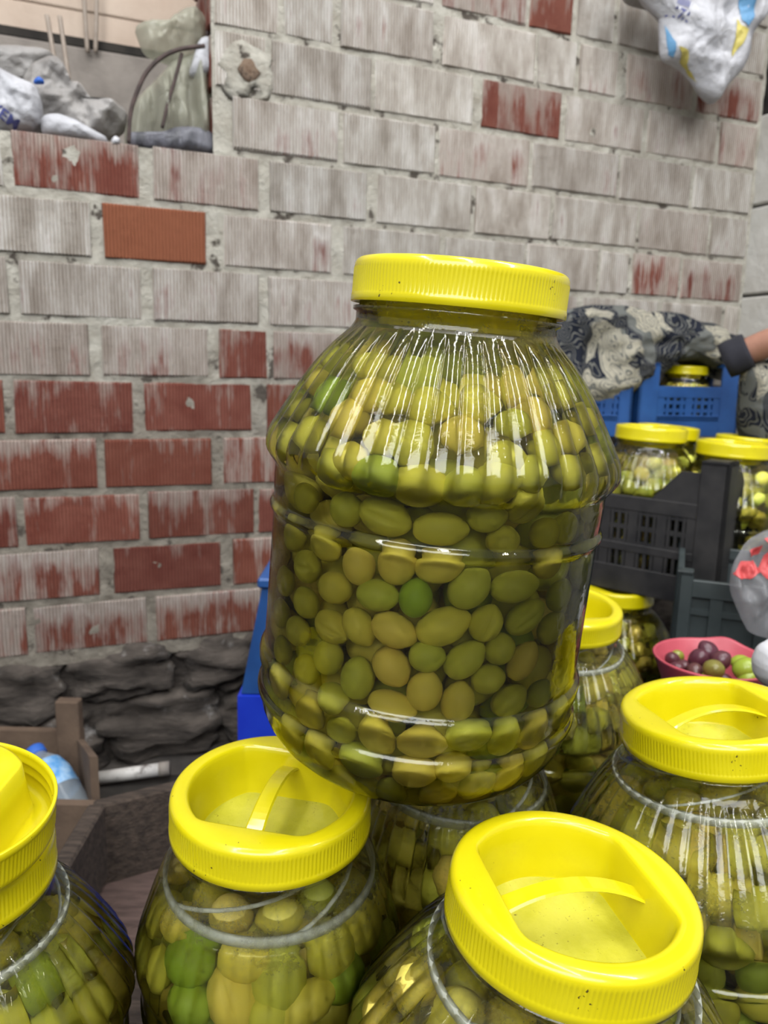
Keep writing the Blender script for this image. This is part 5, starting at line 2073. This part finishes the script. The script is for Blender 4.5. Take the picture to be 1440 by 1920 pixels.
# right side panel
za = at(160, 1392, 1.15)[2]
A0, A1 = at(188, 1510, 1.00), at(158, 1390, 1.16)
V = []
for off in (0.0, 0.012):
    V += [(A0[0] - off, 1.00, 0.0), (A1[0] - off, 1.16, 0.0), (A1[0] - off, 1.16, za), (A0[0] - off, 1.00, A0[2] + 0.075)]
Fq = [(0, 1, 2, 3), (7, 6, 5, 4), (0, 4, 5, 1), (1, 5, 6, 2), (2, 6, 7, 3), (3, 7, 4, 0)]
wobj('side_panel', V, Fq, M['card'], bx)
# front flap low, back panel
f0, f1 = at(60, 1548, 0.99), at(188, 1500, 0.99)
V, Fq = frustum(f0[0] - 0.3, f1[0], f0[0] - 0.3, f1[0], 0.975, 0.99, 0.0, f1[2])
wobj('front_panel', V, Fq, M['card'], bx)
g0, g1 = at(-60, 1395, 1.18), at(120, 1370, 1.18)
V, Fq = frustum(g0[0] - 0.1, g1[0] + 0.03, g0[0] - 0.1, g1[0] + 0.03, 1.175, 1.19, 0.0, g1[2])
wobj('back_panel', V, Fq, M['card'], bx)
V, Fq = frustum(g0[0] - 0.1, f1[0] - 0.014, g0[0] - 0.1, f1[0] - 0.014, 0.99, 1.17, 0.02, 0.03)
wobj('bottom_panel', V, Fq, M['card'], bx)

# water bottle leaning in the box
b1, b0 = at(66, 1410, 1.10), at(120, 1500, 1.045)
axb = Vector(b1 - b0).normalized()
bot = empty('water_bottle', b0, Vector((0, 0, 1)).rotation_difference(axb))
tag(bot, 'clear water bottle with blue cap and label leaning in the brown box', 'bottle')
Lb = np.linalg.norm(b1 - b0)
V, Fq = lathe_vf([(0.006, -0.075), (0.028, -0.072), (0.031, -0.06), (0.030, -0.02), (0.031, 0.0), (0.031, Lb * 0.45), (0.026, Lb * 0.68), (0.014, Lb * 0.86), (0.0125, Lb * 0.95)], 32)
link('bottle_body', mk_mesh('bottle_body', V, Fq, M['bottle'], True), bot)
V, Fq = lathe_vf([(0.0316, Lb * 0.12), (0.0316, Lb * 0.45), (0.0268, Lb * 0.66)], 32, None, False, False)
link('bottle_label', mk_mesh('bottle_label', V, Fq, M['label_blue'], True), bot)
V, Fq = lathe_vf([(0.0145, Lb * 0.90), (0.0150, Lb * 0.92), (0.0150, Lb * 1.03), (0.0135, Lb * 1.06)], 28, lambda i, w: 0.0003 * math.cos(24 * w) if i in (1, 2) else 0)
link('cap', mk_mesh('cap', V, Fq, M['cap_blue'], True), bot)

# pale pipe and the dark beam under it
pp0, pp1 = at(178, 1460, 1.14), at(318, 1440, 1.16)
pe = empty('pipe', pp0)
tag(pe, 'dusty white pipe lying along the stone footing right of the box', 'pipe')
wobj('pipe_tube', *tube_vf([pp0, pp0 + (pp1 - pp0) * 0.5, pp0 + (pp1 - pp0) * 0.86], 0.0105, 16), M['white_pipe'], pe, True)
wobj('pipe_end', *tube_vf([pp0 + (pp1 - pp0) * 0.86, pp1], 0.0115, 16), M['concrete'], pe, True)
zbm = pp0[2] - 0.012
m_ = (pp0 + pp1) / 2
o = wobj('timber_beam', *box_vf((m_[0] + 0.08, m_[1], zbm / 2), 0.42, 0.07, zbm, ax=unit((0.99, 0.10, 0)), ch=0.004), M['timber'])
tag(o, 'black timber beam beneath the white pipe', 'beam')
